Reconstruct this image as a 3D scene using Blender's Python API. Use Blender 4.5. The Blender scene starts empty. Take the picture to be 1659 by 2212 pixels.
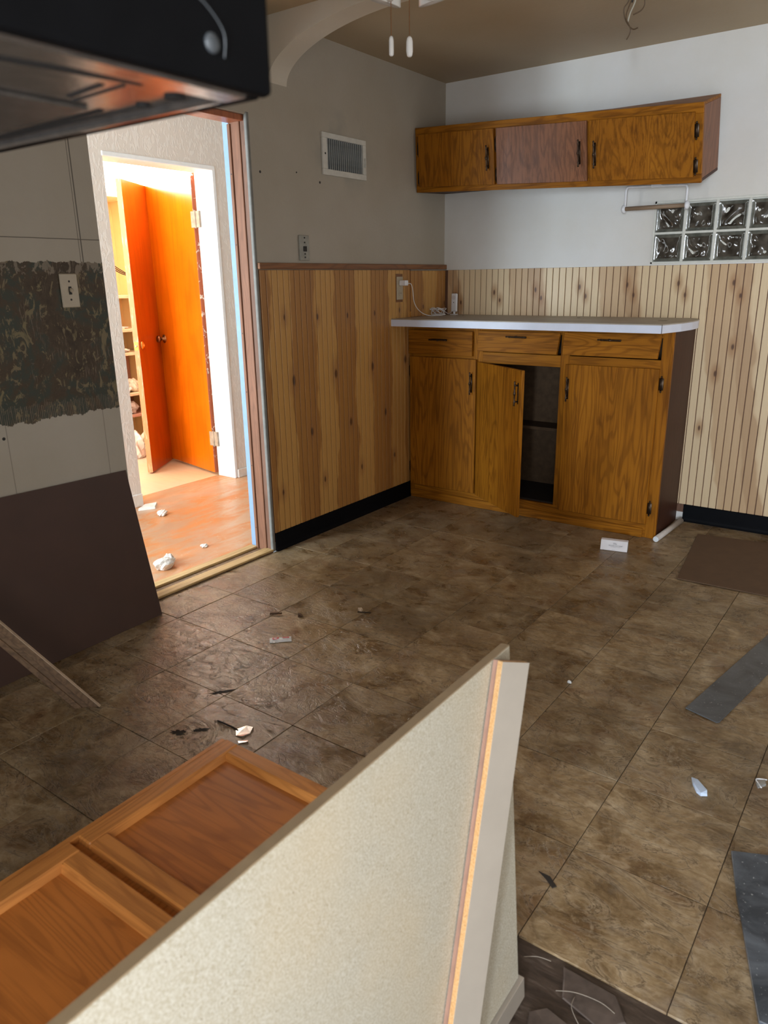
import bpy, bmesh, math, random
from mathutils import Vector, Matrix
random.seed(7)
SC = bpy.context.scene
COL = SC.collection
V = Vector

# ------------------------------------------------------------------ camera
cam_d = bpy.data.cameras.new('camera')
cam = bpy.data.objects.new('camera', cam_d)
COL.objects.link(cam)
SC.camera = cam
yaw, pitch, roll, FPX = -0.6281, 0.3035, -0.0157, 1607.8
cy_, sy_, cp_, sp_ = math.cos(yaw), math.sin(yaw), math.cos(pitch), math.sin(pitch)
fwd = V((sy_*cp_, cy_*cp_, -sp_)); rgt = V((cy_, -sy_, 0)); upv = rgt.cross(fwd)
c_, s_ = math.cos(roll), math.sin(roll)
r2 = rgt*c_ + upv*s_; u2 = upv*c_ - rgt*s_
cam.matrix_world = Matrix(((r2.x, u2.x, -fwd.x, 2.5915), (r2.y, u2.y, -fwd.y, -4.2613), (r2.z, u2.z, -fwd.z, 1.3395), (0, 0, 0, 1)))
cam_d.sensor_fit = 'VERTICAL'
cam_d.sensor_height = 36.0
cam_d.lens = 36.0*FPX/2212
cam_d.clip_start = 0.02
cam_d.dof.use_dof = True
cam_d.dof.focus_distance = 4.0
cam_d.dof.aperture_fstop = 7.0

# ------------------------------------------------------------------ world, lights, exposure
w = bpy.data.worlds.new('world'); SC.world = w; w.use_nodes = True
bg = w.node_tree.nodes.get('Background') or w.node_tree.nodes.new('ShaderNodeBackground')
bg.inputs[0].default_value = (0.75, 0.87, 1.0, 1); bg.inputs[1].default_value = 0.6
SC.view_settings.view_transform = 'Standard'
SC.view_settings.look = 'None'
SC.view_settings.exposure = 0.0
SC.view_settings.gamma = 1.0
SC.view_settings.use_curve_mapping = False
def area(name, loc, target, sx, sy, power, color):
    d = bpy.data.lights.new(name, 'AREA'); d.shape = 'RECTANGLE'; d.size = sx; d.size_y = sy
    d.energy = power; d.color = color
    o = bpy.data.objects.new(name, d); COL.objects.link(o); o.location = loc
    o.rotation_euler = (V(target)-V(loc)).to_track_quat('-Z', 'Y').to_euler()
    return o
area('kitchen_window_daylight', (3.62, -3.85, 1.55), (0, -3.85, 1.0), 1.1, 1.0, 3, (1.0, 0.97, 0.92))
area('dinette_added_fill', (3.62, -0.78, 1.45), (0, -1.2, 0.9), 1.0, 1.3, 11, (1.0, 0.96, 0.92))  # added lamp, general fill for the dinette from an unseen opening
area('rear_added_fill', (2.77, -5.10, 1.05), (2.2, 0, 1.15), 0.92, 1.9, 52, (0.93, 0.96, 1.0))  # soft fill added in the unseen rear opening
area('rear_added_beam', (3.90, -9.0, 1.3), (1.55, 0, 1.2), 0.3, 1.0, 235, (0.74, 0.87, 1.0))  # beam lamp added beyond the rear opening to light the back wall
area('far_room_window_daylight', (-2.2, -3.42, 1.5), (-2.1, 0, 0.9), 1.2, 1.3, 58, (1.0, 0.90, 0.76))
area('far_room_added_glow', (-3.25, -0.72, 2.22), (0.6, -2.5, 0.0), 0.9, 0.30, 430, (1.0, 0.92, 0.82))  # lamp added high in the far wall for glow on the kitchen floor
area('hall_door_daylight', (-0.75, -4.35, 1.2), (-0.75, 0, 1.0), 0.9, 1.7, 150, (0.72, 0.87, 1.0))

# ------------------------------------------------------------------ node helper
class G:
    def __init__(s, name):
        s.mat = bpy.data.materials.new(name); s.mat.use_nodes = True
        s.t = s.mat.node_tree; s.t.nodes.clear()
        s.out = s.t.nodes.new('ShaderNodeOutputMaterial')
        s._pos = None
    def N(s, typ, ins=None, out=0, **props):
        n = s.t.nodes.new(typ)
        for k, v in props.items(): setattr(n, k, v)
        for k, v in (ins or {}).items():
            sock = n.inputs[k]
            if isinstance(v, bpy.types.NodeSocket): s.t.links.new(v, sock)
            else:
                if isinstance(v, (tuple, list)) and len(v) == 3 and sock.type == 'RGBA': v = (*v, 1)
                sock.default_value = v
        return n.outputs[out]
    def pos(s):
        return s.N('ShaderNodeNewGeometry')
    def obj(s):
        return s.N('ShaderNodeTexCoord', out=3)
    def rnd(s):
        return s.N('ShaderNodeObjectInfo', out=5)
    def m(s, op, a, b=0.0, c=0.0, clamp=False):
        return s.N('ShaderNodeMath', {0: a, 1: b, 2: c}, operation=op, use_clamp=clamp)
    def vm(s, op, a, b=(0, 0, 0)):
        return s.N('ShaderNodeVectorMath', {0: a, 1: b}, operation=op)
    def map(s, vec, loc=(0, 0, 0), rot=(0, 0, 0), sc=(1, 1, 1)):
        return s.N('ShaderNodeMapping', {'Vector': vec, 'Location': loc, 'Rotation': rot, 'Scale': sc})
    def noise(s, vec, scale=5, detail=4, rough=0.55, dist=0.0):
        return s.N('ShaderNodeTexNoise', {'Vector': vec, 'Scale': scale, 'Detail': detail, 'Roughness': rough, 'Distortion': dist})
    def vor(s, vec, scale=5, feature='F1', out=0):
        return s.N('ShaderNodeTexVoronoi', {'Vector': vec, 'Scale': scale}, out=out, feature=feature)
    def ramp(s, fac, stops, interp='LINEAR'):
        n = s.t.nodes.new('ShaderNodeValToRGB'); n.color_ramp.interpolation = interp
        e = n.color_ramp.elements
        while len(e) < len(stops): e.new(0.5)
        for i, (p, c) in enumerate(stops):
            e[i].position = p
            if isinstance(c, (int, float)): c = (c, c, c)
            e[i].color = (*c, 1)
        s.t.links.new(fac, n.inputs[0])
        return n.outputs[0]
    def sep(s, vec):
        n = s.t.nodes.new('ShaderNodeSeparateXYZ'); s.t.links.new(vec, n.inputs[0]); return n.outputs
    def comb(s, x, y, z):
        return s.N('ShaderNodeCombineXYZ', {0: x, 1: y, 2: z})
    def mix(s, fac, a, b, blend='MIX'):
        n = s.t.nodes.new('ShaderNodeMix'); n.data_type = 'RGBA'; n.blend_type = blend
        for i, v in ((0, fac), (6, a), (7, b)):
            if isinstance(v, bpy.types.NodeSocket): s.t.links.new(v, n.inputs[i])
            elif i and len(v) == 3: n.inputs[i].default_value = (*v, 1)
            else: n.inputs[i].default_value = v
        return n.outputs[2]
    def smooth(s, x, a, b):
        return s.N('ShaderNodeMapRange', {0: x, 1: a, 2: b, 3: 0.0, 4: 1.0}, interpolation_type='SMOOTHSTEP')
    def band(s, x, c, hw, soft):
        d = s.m('ABSOLUTE', s.m('SUBTRACT', x, c))
        return s.m('SUBTRACT', 1.0, s.smooth(d, hw, hw+soft))
    def done(s, col, rough=0.6, bump=None, strength=0.3, dist=0.01, metal=0.0, spec=0.5, **extra):
        n = s.t.nodes.new('ShaderNodeBsdfPrincipled')
        def setin(k, v):
            if isinstance(v, bpy.types.NodeSocket): s.t.links.new(v, n.inputs[k])
            else:
                if isinstance(v, (tuple, list)) and len(v) == 3 and n.inputs[k].type == 'RGBA': v = (*v, 1)
                n.inputs[k].default_value = v
        setin('Base Color', col); setin('Roughness', rough); setin('Metallic', metal); setin('Specular IOR Level', spec)
        for k, v in extra.items(): setin(k, v)
        if bump is not None:
            b = s.N('ShaderNodeBump', {'Height': bump, 'Strength': strength, 'Distance': dist})
            s.t.links.new(b, n.inputs['Normal'])
        s.t.links.new(n.outputs[0], s.out.inputs[0])
        return s.mat

M = {}
def plain(name, col, rough=0.5, var=0.12, scale=30, metal=0.0, spec=0.5, bump=0.15, **kw):
    g = G(name); p = g.obj()
    n = g.noise(p, scale, 4)
    c = g.mix(1.0, col, g.ramp(n, [(0.25, 1-var), (0.75, 1+var)]), 'MULTIPLY')
    M[name] = g.done(c, rough, n, bump, 0.002, metal, spec, **kw)
    return M[name]

# ------------------------------------------------------------------ materials
def mat_paint(name, col, stain=0.12, bump=0.25, bscale=60, stripped=False):
    g = G(name); p = g.pos()
    n1 = g.noise(p, 1.6, 5, 0.6); n2 = g.noise(p, bscale, 3)
    c = g.mix(g.ramp(n1, [(0.35, 0.0), (0.75, 1.0)]), col, tuple(x*(1-stain)*k for x, k in zip(col, (1, 0.97, 0.9))))
    rough = 0.6; h = n2
    if stripped:
        X, Y, Z = g.sep(p)
        # thin cracks / old panel joints left of the doorway
        left = g.m('LESS_THAN', Y, -2.4)
        crack = g.m('MAXIMUM', g.band(g.m('ADD', Z, g.m('MULTIPLY', n1, 0.012)), 1.5, 0.0006, 0.0018),
                    g.m('MAXIMUM', g.m('MULTIPLY', g.m('GREATER_THAN', Z, 1.40), g.m('MAXIMUM', g.band(Y, -2.556, 0.0012, 0.002), g.band(Y, -2.566, 0.0003, 0.0015))),
                        g.m('MULTIPLY', g.m('LESS_THAN', Z, 0.9), g.m('MULTIPLY', 0.5, g.m('MAXIMUM', g.band(Y, -2.556, 0.0006, 0.002), g.band(Y, -2.945, 0.0006, 0.002))))))
        c = g.mix(g.m('MULTIPLY', g.m('MULTIPLY', crack, left), 0.8), c, (0.03, 0.022, 0.015))
        # stripped band where a tile splashback was torn off
        e1 = g.noise(g.map(p, sc=(1, 14, 5)), 3.0, 5, 0.65)
        e2 = g.noise(g.map(p, sc=(1, 40, 3)), 4.0, 3, 0.6)
        top = g.m('ADD', 1.415, g.m('MULTIPLY', g.m('SUBTRACT', e1, 0.5), 0.035))
        bot = g.m('ADD', 0.868, g.m('MULTIPLY', g.m('SUBTRACT', g.noise(g.map(p, sc=(1, 5, 3)), 3.0, 7, 0.72), 0.5), 0.07))
        inside = g.m('MULTIPLY', g.m('MULTIPLY', g.m('LESS_THAN', Z, top), g.m('GREATER_THAN', Z, bot)), left)
        big = g.noise(p, 4.0, 6, 0.65, 0.6)
        base = g.ramp(big, [(0.36, (0.036, 0.022, 0.011)), (0.47, (0.062, 0.040, 0.021)), (0.54, (0.036, 0.046, 0.034)), (0.62, (0.060, 0.038, 0.019))])
        chips = g.noise(g.map(p, rot=(0.6, 0, 0), sc=(1, 1.5, 0.8)), 15.0, 8, 0.68, 1.4)
        chipm = g.ramp(chips, [(0.555, 0.0), (0.585, 1.0)])
        chipc = g.mix(g.noise(p, 9, 2), (0.175, 0.125, 0.075), (0.17, 0.145, 0.065))
        fine = g.ramp(g.noise(p, 55, 6, 0.75, 0.8), [(0.60, 0.0), (0.66, 1.0)])
        s = g.mix(chipm, base, chipc)
        s = g.mix(g.m('MULTIPLY', fine, 0.55), s, (0.16, 0.13, 0.09))
        comb = g.m('MULTIPLY', g.m('LESS_THAN', Z, g.m('ADD', 0.925, g.m('MULTIPLY', g.m('SUBTRACT', e1, 0.5), 0.08))), g.ramp(g.m('SINE', g.m('ADD', g.m('MULTIPLY', Y, 900.0), g.m('MULTIPLY', e1, 9.0))), [(0.3, 0.0), (0.6, 1.0)]))
        comb = g.m('MULTIPLY', comb, g.ramp(e2, [(0.4, 0.2), (0.55, 1.0)]))
        s = g.mix(g.m('MULTIPLY', comb, 0.7), s, (0.22, 0.165, 0.115))
        blk = g.noise(g.map(p, sc=(1, 3.0, 2.0)), 7.0, 5, 0.7, 0.8)
        topw = g.m('MULTIPLY', g.m('GREATER_THAN', Z, g.m('ADD', 1.335, g.m('MULTIPLY', e1, 0.09))), g.ramp(blk, [(0.50, 0.0), (0.53, 1.0)]))
        s = g.mix(g.m('MULTIPLY', topw, 0.7), s, (0.24, 0.195, 0.145))
        scr = g.ramp(g.noise(g.map(p, sc=(1, 90, 6)), 3.0, 3, 0.6), [(0.57, 0.0), (0.63, 1.0)])
        scrm = g.ramp(g.noise(p, 6.0, 3, 0.6), [(0.54, 0.0), (0.60, 1.0)])
        s = g.mix(g.m('MULTIPLY', g.m('MULTIPLY', scr, scrm), 0.8), s, (0.20, 0.155, 0.11))
        c = g.mix(inside, c, s)
        h = g.m('ADD', n2, g.m('MULTIPLY', inside, g.m('MULTIPLY', chips, 2.0)))
        # dirt halo round the air vent
        dv = g.vm('LENGTH', g.N('ShaderNodeVectorMath', {0: g.vm('SUBTRACT', p, (0, -0.99, 1.96)), 1: (0, 1.0, 1.3)}, operation='MULTIPLY'))
        dvv = g.t.nodes[-1].outputs[1]
        halo = g.m('MULTIPLY', g.m('SUBTRACT', 1.0, g.smooth(dvv, 0.12, 0.34)), g.ramp(g.noise(p, 7, 4), [(0.42, 0.0), (0.68, 0.5)]))
        c = g.mix(halo, c, (0.22, 0.22, 0.19))
    M[name] = g.done(c, rough, h, bump, 0.004)
mat_paint('paint_left', (0.41, 0.365, 0.300), 0.14, 0.2, 70, True)
mat_paint('paint_back', (0.74, 0.73, 0.71), 0.10, 0.2, 70)
mat_paint('paint_ceiling', (0.44, 0.345, 0.225), 0.10, 0.25, 50)
mat_paint('paint_arch', (0.60, 0.54, 0.45), 0.10, 0.2, 70)  # paler than the left wall: light on the arch face put into colour
mat_paint('paint_plain', (0.66, 0.62, 0.55), 0.10)
mat_paint('far_wall', (0.80, 0.76, 0.68), 0.05)
def mat_textured():
    g = G('skip_trowel'); p = g.pos()
    n = g.noise(g.map(p, rot=(0.5, 0, 0), sc=(1, 1.6, 0.7)), 26, 3, 0.5, 1.2)
    h = g.ramp(n, [(0.50, 0.0), (0.58, 1.0)])
    c = g.mix(h, (0.74, 0.66, 0.58), (0.79, 0.72, 0.645))
    M['skip_trowel'] = g.done(c, 0.5, h, 0.28, 0.003)
mat_textured()

def mat_tile():
    g = G('vinyl_tile'); o = g.obj(); r = g.rnd()
    off = g.m('MULTIPLY', r, 37.0)
    v = g.vm('ADD', o, g.comb(off, g.m('MULTIPLY', r, 11.0), 0.0))
    flip = g.m('GREATER_THAN', g.m('FRACT', g.m('MULTIPLY', r, 7.13)), 0.5)
    vr = g.N('ShaderNodeVectorRotate', {'Vector': v, 'Angle': g.m('MULTIPLY', flip, 3.14159)}, rotation_type='Z_AXIS')
    str_ = g.map(vr, rot=(0, 0, 0.55), sc=(0.95, 1.9, 1))
    big = g.noise(vr, 6.5, 6, 0.62, 0.8)
    stk = g.noise(str_, 13, 7, 0.68, 2.0)
    fine = g.noise(vr, 85, 5, 0.7)
    k = g.m('ADD', g.m('MULTIPLY', big, 0.55), g.m('ADD', g.m('MULTIPLY', stk, 0.32), g.m('MULTIPLY', fine, 0.13)))
    c = g.ramp(k, [(0.36, (0.100, 0.060, 0.026)), (0.45, (0.195, 0.126, 0.060)), (0.53, (0.295, 0.208, 0.112)), (0.63, (0.450, 0.350, 0.225))])
    rust = g.ramp(g.noise(vr, 5, 4, 0.6, 0.5), [(0.52, 0.0), (0.68, 0.55)])
    c = g.mix(rust, c, (0.16, 0.078, 0.034))
    # slate-like ridges, with highlights painted along their lips
    rg = g.m('ABSOLUTE', g.m('SUBTRACT', g.noise(str_, 4.0, 6, 0.62, 2.2), 0.5))
    ridge = g.ramp(rg, [(0.0, 0.0), (0.018, 1.0)])
    lip = g.ramp(rg, [(0.018, 1.0), (0.05, 0.0)])
    c = g.mix(g.m('MULTIPLY', g.m('MULTIPLY', lip, ridge), 0.30), c, (0.46, 0.37, 0.26))
    c = g.mix(g.m('MULTIPLY', g.m('SUBTRACT', 1.0, ridge), 0.55), c, (0.055, 0.034, 0.017))
    blot = g.noise(vr, 11, 6, 0.7, 1.6)
    c = g.mix(g.ramp(blot, [(0.56, 0.0), (0.66, 0.5)]), c, (0.42, 0.33, 0.22))
    c = g.mix(g.ramp(blot, [(0.34, 0.38), (0.43, 0.0)]), c, (0.085, 0.052, 0.024))
    tint = g.ramp(r, [(0.0, (0.84, 0.83, 0.82)), (1.0, (1.14, 1.12, 1.10))])
    c = g.mix(1.0, c, tint, 'MULTIPLY')
    # world-space grime: dark specks where people walked from the doorway, scuffs
    p = g.pos()
    sp = g.ramp(g.noise(p, 55, 4, 0.7, 1.2), [(0.565, 0.0), (0.63, 1.0)])
    X, Y, Z = g.sep(p)
    dist = g.N('ShaderNodeVectorMath', {0: g.vm('SUBTRACT', p, (0.72, -2.62, 0.0))}, out=1, operation='LENGTH')
    near = g.m('SUBTRACT', 1.0, g.smooth(dist, 0.30, 1.0))
    c = g.mix(g.m('MULTIPLY', g.m('MULTIPLY', sp, near), 0.8), c, (0.035, 0.022, 0.012))
    dust = g.ramp(g.noise(p, 9, 5, 0.65), [(0.55, 0.0), (0.75, 1.0)])
    c = g.mix(g.m('MULTIPLY', dust, 0.25), c, (0.36, 0.34, 0.31))
    grime = g.m('MULTIPLY', g.ramp(g.noise(p, 3.2, 5, 0.6), [(0.50, 0.0), (0.70, 1.0)]), 0.45)
    c = g.mix(grime, c, (0.055, 0.036, 0.020))
    h = g.m('ADD', g.m('MULTIPLY', ridge, 0.4), g.m('ADD', g.m('MULTIPLY', stk, 1.2), g.m('MULTIPLY', fine, 0.3)))
    rough = g.ramp(big, [(0.3, 0.22), (0.7, 0.40)])
    M['vinyl_tile'] = g.done(c, rough, h, 0.45, 0.004, spec=0.5)
mat_tile()

def mat_bead(name, along):
    # pine boards: light sapwood, wandering heartwood bands and knots; along = axis the wall runs in
    g = G(name); p = g.pos(); X, Y, Z = g.sep(p)
    U = Y if along == 'Y' else X
    wob = g.noise(g.comb(g.m('MULTIPLY', U, 0.7), 0.0, Z), 3.2, 3, 0.5)
    wob2 = g.noise(g.comb(g.m('MULTIPLY', U, 9.0), 3.0, g.m('MULTIPLY', Z, 1.2)), 2.2, 2, 0.5)
    if along == 'Y':
        start = g.m('ADD', U, 1.462)
        per, duty = 0.333, 0.53
    else:
        start = g.m('ADD', g.m('SUBTRACT', U, 1.585), g.m('MULTIPLY', g.m('SUBTRACT', Z, 1.2), 0.16))
        per, duty = 0.56, 0.40
    start = g.m('ADD', start, g.m('MULTIPLY', g.m('SUBTRACT', wob, 0.5), 0.14))
    start = g.m('ADD', start, g.m('MULTIPLY', g.m('SUBTRACT', wob2, 0.5), 0.025))
    fr = g.m('FRACT', g.m('ADD', g.m('DIVIDE', start, per), 20.0))
    band = g.m('MULTIPLY', g.smooth(fr, 0.0, 0.03), g.m('SUBTRACT', 1.0, g.smooth(fr, duty, duty+0.05)))
    inner = g.m('MULTIPLY', g.smooth(fr, duty*0.66, duty*0.72), g.m('SUBTRACT', 1.0, g.smooth(fr, duty, duty+0.02)))
    grain = g.noise(g.comb(g.m('MULTIPLY', U, 60.0), 0.0, g.m('MULTIPLY', Z, 2.5)), 2.0, 5, 0.6, 0.3)
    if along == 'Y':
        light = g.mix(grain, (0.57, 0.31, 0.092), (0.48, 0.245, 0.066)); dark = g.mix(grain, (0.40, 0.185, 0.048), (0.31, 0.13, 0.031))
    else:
        light = g.mix(grain, (0.76, 0.60, 0.385), (0.66, 0.485, 0.285)); dark = g.mix(grain, (0.50, 0.29, 0.14), (0.40, 0.21, 0.09))  # back-wall pine paler, cool daylight put into the colour
    c = g.mix(g.m('MULTIPLY', band, 0.85 if along == 'Y' else 0.5), light, dark)
    c = g.mix(g.m('MULTIPLY', inner, 0.25), c, (0.25, 0.10, 0.03))
    # knots in rows
    kmask = None; hmask = None
    rows = [(0.247, 0.10, 1.20, 1.15), (0.333, 0.16, 0.62, 1.7), (0.333, 0.04, 0.90, 1.9), (0.333, 0.25, 0.34, 1.2)] if along == 'Y' else \
           [(0.272, -0.006, 1.19, 1.0), (0.272, 0.228, 1.25, 1.1), (0.31, 0.05, 0.93, 1.2), (0.37, 0.02, 0.79, 1.2), (0.41, 0.2, 0.50, 1.1)]
    for per_, off, z0, s in rows:
        cell = g.m('DIVIDE', g.m('SUBTRACT', U, off), per_)
        idx = g.m('FLOOR', cell)
        du = g.m('MULTIPLY', g.m('SUBTRACT', g.m('SUBTRACT', cell, idx), 0.5), per_)
        jz = g.m('MULTIPLY', g.m('SINE', g.m('MULTIPLY', idx, 12.9)), 0.045)
        dz = g.m('SUBTRACT', g.m('SUBTRACT', Z, z0), jz)
        d = g.m('SQRT', g.m('ADD', g.m('POWER', g.m('DIVIDE', du, 0.008*s), 2.0), g.m('POWER', g.m('DIVIDE', dz, 0.017*s), 2.0)))
        d = g.m('ADD', d, g.m('MULTIPLY', g.m('SUBTRACT', grain, 0.5), 0.8))
        k = g.m('SUBTRACT', 1.0, g.smooth(d, 0.4, 1.1)); h = g.m('SUBTRACT', 1.0, g.smooth(d, 0.8, 4.0))
        kmask = k if kmask is None else g.m('MAXIMUM', kmask, k)
        hmask = h if hmask is None else g.m('MAXIMUM', hmask, h)
    c = g.mix(g.m('MULTIPLY', hmask, 0.6), c, (0.33, 0.15, 0.05))
    c = g.mix(g.m('MULTIPLY', kmask, 0.9), c, (0.08, 0.03, 0.012))
    M[name] = g.done(c, 0.42, grain, 0.1, 0.002)
mat_bead('pine_left', 'Y'); mat_bead('pine_back', 'X')

def mat_oak(name, c1, c2, c3, axis='Z', src='pos', rough=0.38, ring=26, fine=1.0, sc=1.0, spec=0.5, coat=0.0):
    g = G(name); p = g.pos() if src == 'pos' else g.obj()
    r = g.rnd(); p = g.vm('ADD', p, g.comb(g.m('MULTIPLY', r, 5.0), g.m('MULTIPLY', r, 3.0), g.m('MULTIPLY', r, 7.0)))
    i = 'XYZ'.index(axis)
    s1 = [5.0*sc]*3; s1[i] = 0.55*sc
    s2 = [75.0*sc]*3; s2[i] = 2.4*sc
    a = g.noise(g.map(p, sc=tuple(s1)), 1.0, 3, 0.45, 0.25)
    f = g.noise(g.map(p, sc=tuple(s2)), 1.0, 4, 0.65)
    rings = g.m('SINE', g.m('MULTIPLY', a, ring*6.283))
    rings = g.ramp(g.m('ADD', g.m('MULTIPLY', rings, 0.5), 0.5), [(0.0, 0.0), (0.72, 0.25), (0.94, 1.0)])
    c = g.mix(a, c1, c2)
    c = g.mix(g.m('MULTIPLY', rings, 0.42), c, c3)
    pores = g.ramp(f, [(0.36, 1.0), (0.52, 0.0)])
    c = g.mix(g.m('MULTIPLY', pores, 0.55*fine), c, c3)
    big = g.noise(p, 2.5, 3)
    c = g.mix(1.0, c, g.ramp(big, [(0.3, 0.85), (0.7, 1.12)]), 'MULTIPLY')
    M[name] = g.done(c, rough, f, 0.12, 0.002, spec=spec, **({'Coat Weight': coat, 'Coat Roughness': 0.25} if coat else {}))
OK1, OK2, OK3 = (0.40, 0.155, 0.012), (0.285, 0.097, 0.006), (0.105, 0.031, 0.003)
mat_oak('oak_z', OK1, OK2, OK3, 'Z', spec=0.12, rough=0.5); mat_oak('oak_x', OK1, OK2, OK3, 'X', spec=0.12, rough=0.5)
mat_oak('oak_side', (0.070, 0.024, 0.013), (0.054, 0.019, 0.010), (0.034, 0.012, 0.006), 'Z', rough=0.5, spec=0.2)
mat_oak('oak_glare', (0.30, 0.120, 0.050), (0.22, 0.082, 0.034), (0.10, 0.036, 0.014), 'Z', rough=0.45, spec=0.3)  # washed-out copy of the oak, pale glare put into the colour
mat_oak('honey_x', (0.66, 0.265, 0.066), (0.57, 0.215, 0.048), (0.32, 0.105, 0.022), 'X', 'obj', ring=30, rough=0.40, fine=0.8, spec=0.35)
mat_oak('honey_y', (0.66, 0.265, 0.066), (0.57, 0.215, 0.048), (0.32, 0.105, 0.022), 'Y', 'obj', ring=30, rough=0.40, fine=0.8, spec=0.35)
mat_oak('honey_panel', (0.58, 0.195, 0.038), (0.50, 0.16, 0.030), (0.27, 0.08, 0.015), 'X', 'obj', ring=34, rough=0.40, fine=0.8, spec=0.35)
mat_oak('rail_wood', (0.27, 0.11, 0.035), (0.20, 0.075, 0.022), (0.11, 0.038, 0.01), 'Y')
mat_oak('stud_wood', (0.25, 0.105, 0.052), (0.21, 0.087, 0.042), (0.14, 0.055, 0.025), 'Z', rough=0.6)
mat_oak('dark_stud', (0.20, 0.095, 0.055), (0.16, 0.075, 0.042), (0.09, 0.04, 0.02), 'Z', rough=0.6)
mat_oak('old_trim', (0.25, 0.15, 0.08), (0.17, 0.095, 0.045), (0.08, 0.042, 0.018), 'X', 'obj', rough=0.55)
mat_oak('yellow_strip', (0.60, 0.42, 0.19), (0.52, 0.34, 0.14), (0.36, 0.22, 0.08), 'Y', rough=0.5)
mat_oak('door_orange', (0.80, 0.20, 0.004), (0.72, 0.155, 0.002), (0.60, 0.11, 0.002), 'Z', rough=0.34, ring=7, fine=0.5, spec=0.3)
mat_oak('door_red', (0.60, 0.115, 0.006), (0.52, 0.09, 0.004), (0.42, 0.065, 0.003), 'Z', rough=0.30, ring=7, fine=0.5, spec=0.4)
mat_oak('red_board', (0.42, 0.13, 0.05), (0.34, 0.10, 0.04), (0.24, 0.07, 0.03), 'Z')

def mat_chipped():
    g = G('chipped_edge'); p = g.pos()
    n = g.noise(p, 24, 4, 0.6, 0.8)
    c = g.mix(g.ramp(n, [(0.58, 0.0), (0.62, 1.0)]), (0.42, 0.115, 0.05), (0.78, 0.70, 0.62))
    M['chipped_edge'] = g.done(c, 0.5, n, 0.2, 0.002)
mat_chipped()
def mat_pink_edge():
    g = G('pink_edge'); p = g.pos(); n = g.noise(g.map(p, sc=(6, 6, 1)), 12, 4)
    M['pink_edge'] = g.done(g.mix(g.ramp(n, [(0.55, 0.0), (0.68, 1.0)]), (0.72, 0.33, 0.17), (0.80, 0.58, 0.45)), 0.5)
mat_pink_edge()

def mat_particle(name, base, spk, flake, rough=0.5):
    g = G(name); p = g.pos()
    v = g.N('ShaderNodeTexVoronoi', {'Vector': g.noise(p, 40, 2), 'Scale': 1.0})
    n = g.noise(p, 260, 3, 0.65); n2 = g.noise(p, 330, 3, 0.65); big = g.noise(p, 3.0, 3)
    c = g.mix(g.ramp(n2, [(0.40, 0.0), (0.62, 1.0)]), base, flake)
    c = g.mix(g.ramp(n, [(0.64, 0.0), (0.68, 0.7)]), c, spk)
    c = g.mix(g.m('MULTIPLY', g.ramp(big, [(0.48, 0.0), (0.72, 1.0)]), 0.35), c, (0.60, 0.44, 0.24))
    M[name] = g.done(c, rough, n, 0.15, 0.001)
mat_particle('particleboard', (0.42, 0.37, 0.275), (0.17, 0.11, 0.055), (0.56, 0.525, 0.44))
mat_particle('raw_edge', (0.52, 0.28, 0.10), (0.20, 0.09, 0.03), (0.62, 0.38, 0.18), 0.8)
plain('melamine', (0.33, 0.285, 0.235), 0.35, 0.05, 18)
plain('brown_edging', (0.30, 0.215, 0.125), 0.5, 0.1)
plain('hardboard', (0.052, 0.022, 0.013), 0.55, 0.10, 8)
plain('hardboard_pink', (0.33, 0.20, 0.15), 0.6)
plain('backing_paper', (0.085, 0.062, 0.050), 0.6, 0.35, 40)
plain('laminate', (0.68, 0.72, 0.84), 0.32, 0.05, 12)
def mat_laminate_top():
    g = G('laminate_top'); p = g.pos(); n = g.noise(p, 6, 4); f = g.noise(p, 160, 2)
    c = g.mix(g.ramp(n, [(0.35, 0.0), (0.7, 1.0)]), (0.34, 0.29, 0.23), (0.42, 0.37, 0.31))
    c = g.mix(g.ramp(f, [(0.66, 0.0), (0.72, 0.6)]), c, (0.12, 0.09, 0.06))
    M['laminate_top'] = g.done(c, 0.45, f, 0.05, 0.001)
mat_laminate_top()
plain('rubber_black', (0.003, 0.0035, 0.005), 0.6, 0.2, spec=0.1)
plain('black_enamel', (0.003, 0.003, 0.0035), 0.65, 0.15, spec=0.07)
plain('hood_under', (0.26, 0.23, 0.21), 0.2, 0.25, 60, metal=0.85)
plain('hood_filter', (0.12, 0.11, 0.10), 0.4, 0.3, 80, metal=0.7)
plain('hole_black', (0.004, 0.004, 0.004), 0.8)
plain('button_clear', (0.05, 0.055, 0.06), 0.25)
plain('bronze', (0.055, 0.035, 0.022), 0.38, 0.2, metal=0.8)
plain('brass', (0.75, 0.45, 0.14), 0.25, 0.1, metal=1.0)
plain('old_bronze', (0.30, 0.15, 0.07), 0.32, 0.1, metal=0.9)
plain('steel', (0.55, 0.52, 0.46), 0.4, 0.2, metal=0.8)
plain('painted_hinge', (0.40, 0.33, 0.26), 0.5, 0.3)
plain('white_plastic', (0.78, 0.78, 0.80), 0.35, 0.04)
plain('almond_plastic', (0.42, 0.35, 0.255), 0.4, 0.05)
plain('vent_white', (0.60, 0.58, 0.52), 0.45, 0.1)
plain('vent_slat', (0.36, 0.37, 0.36), 0.5, 0.25)
plain('vent_dark', (0.03, 0.035, 0.035), 0.8)
plain('plate_grey', (0.30, 0.29, 0.25), 0.5, 0.2)
plain('dark_detail', (0.02, 0.017, 0.014), 0.6)
plain('skylit_paint', (0.22, 0.34, 0.50), 0.5, 0.05)  # the blue is cool skylight put into the jamb colour
plain('white_gloss', (0.85, 0.84, 0.82), 0.4, 0.04)
plain('plaster_edge', (0.20, 0.195, 0.175), 0.7, 0.15)
plain('cardboard', (0.105, 0.058, 0.029), 0.8, 0.12, 14)
plain('pipe_white', (0.52, 0.47, 0.43), 0.4, 0.1)
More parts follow.
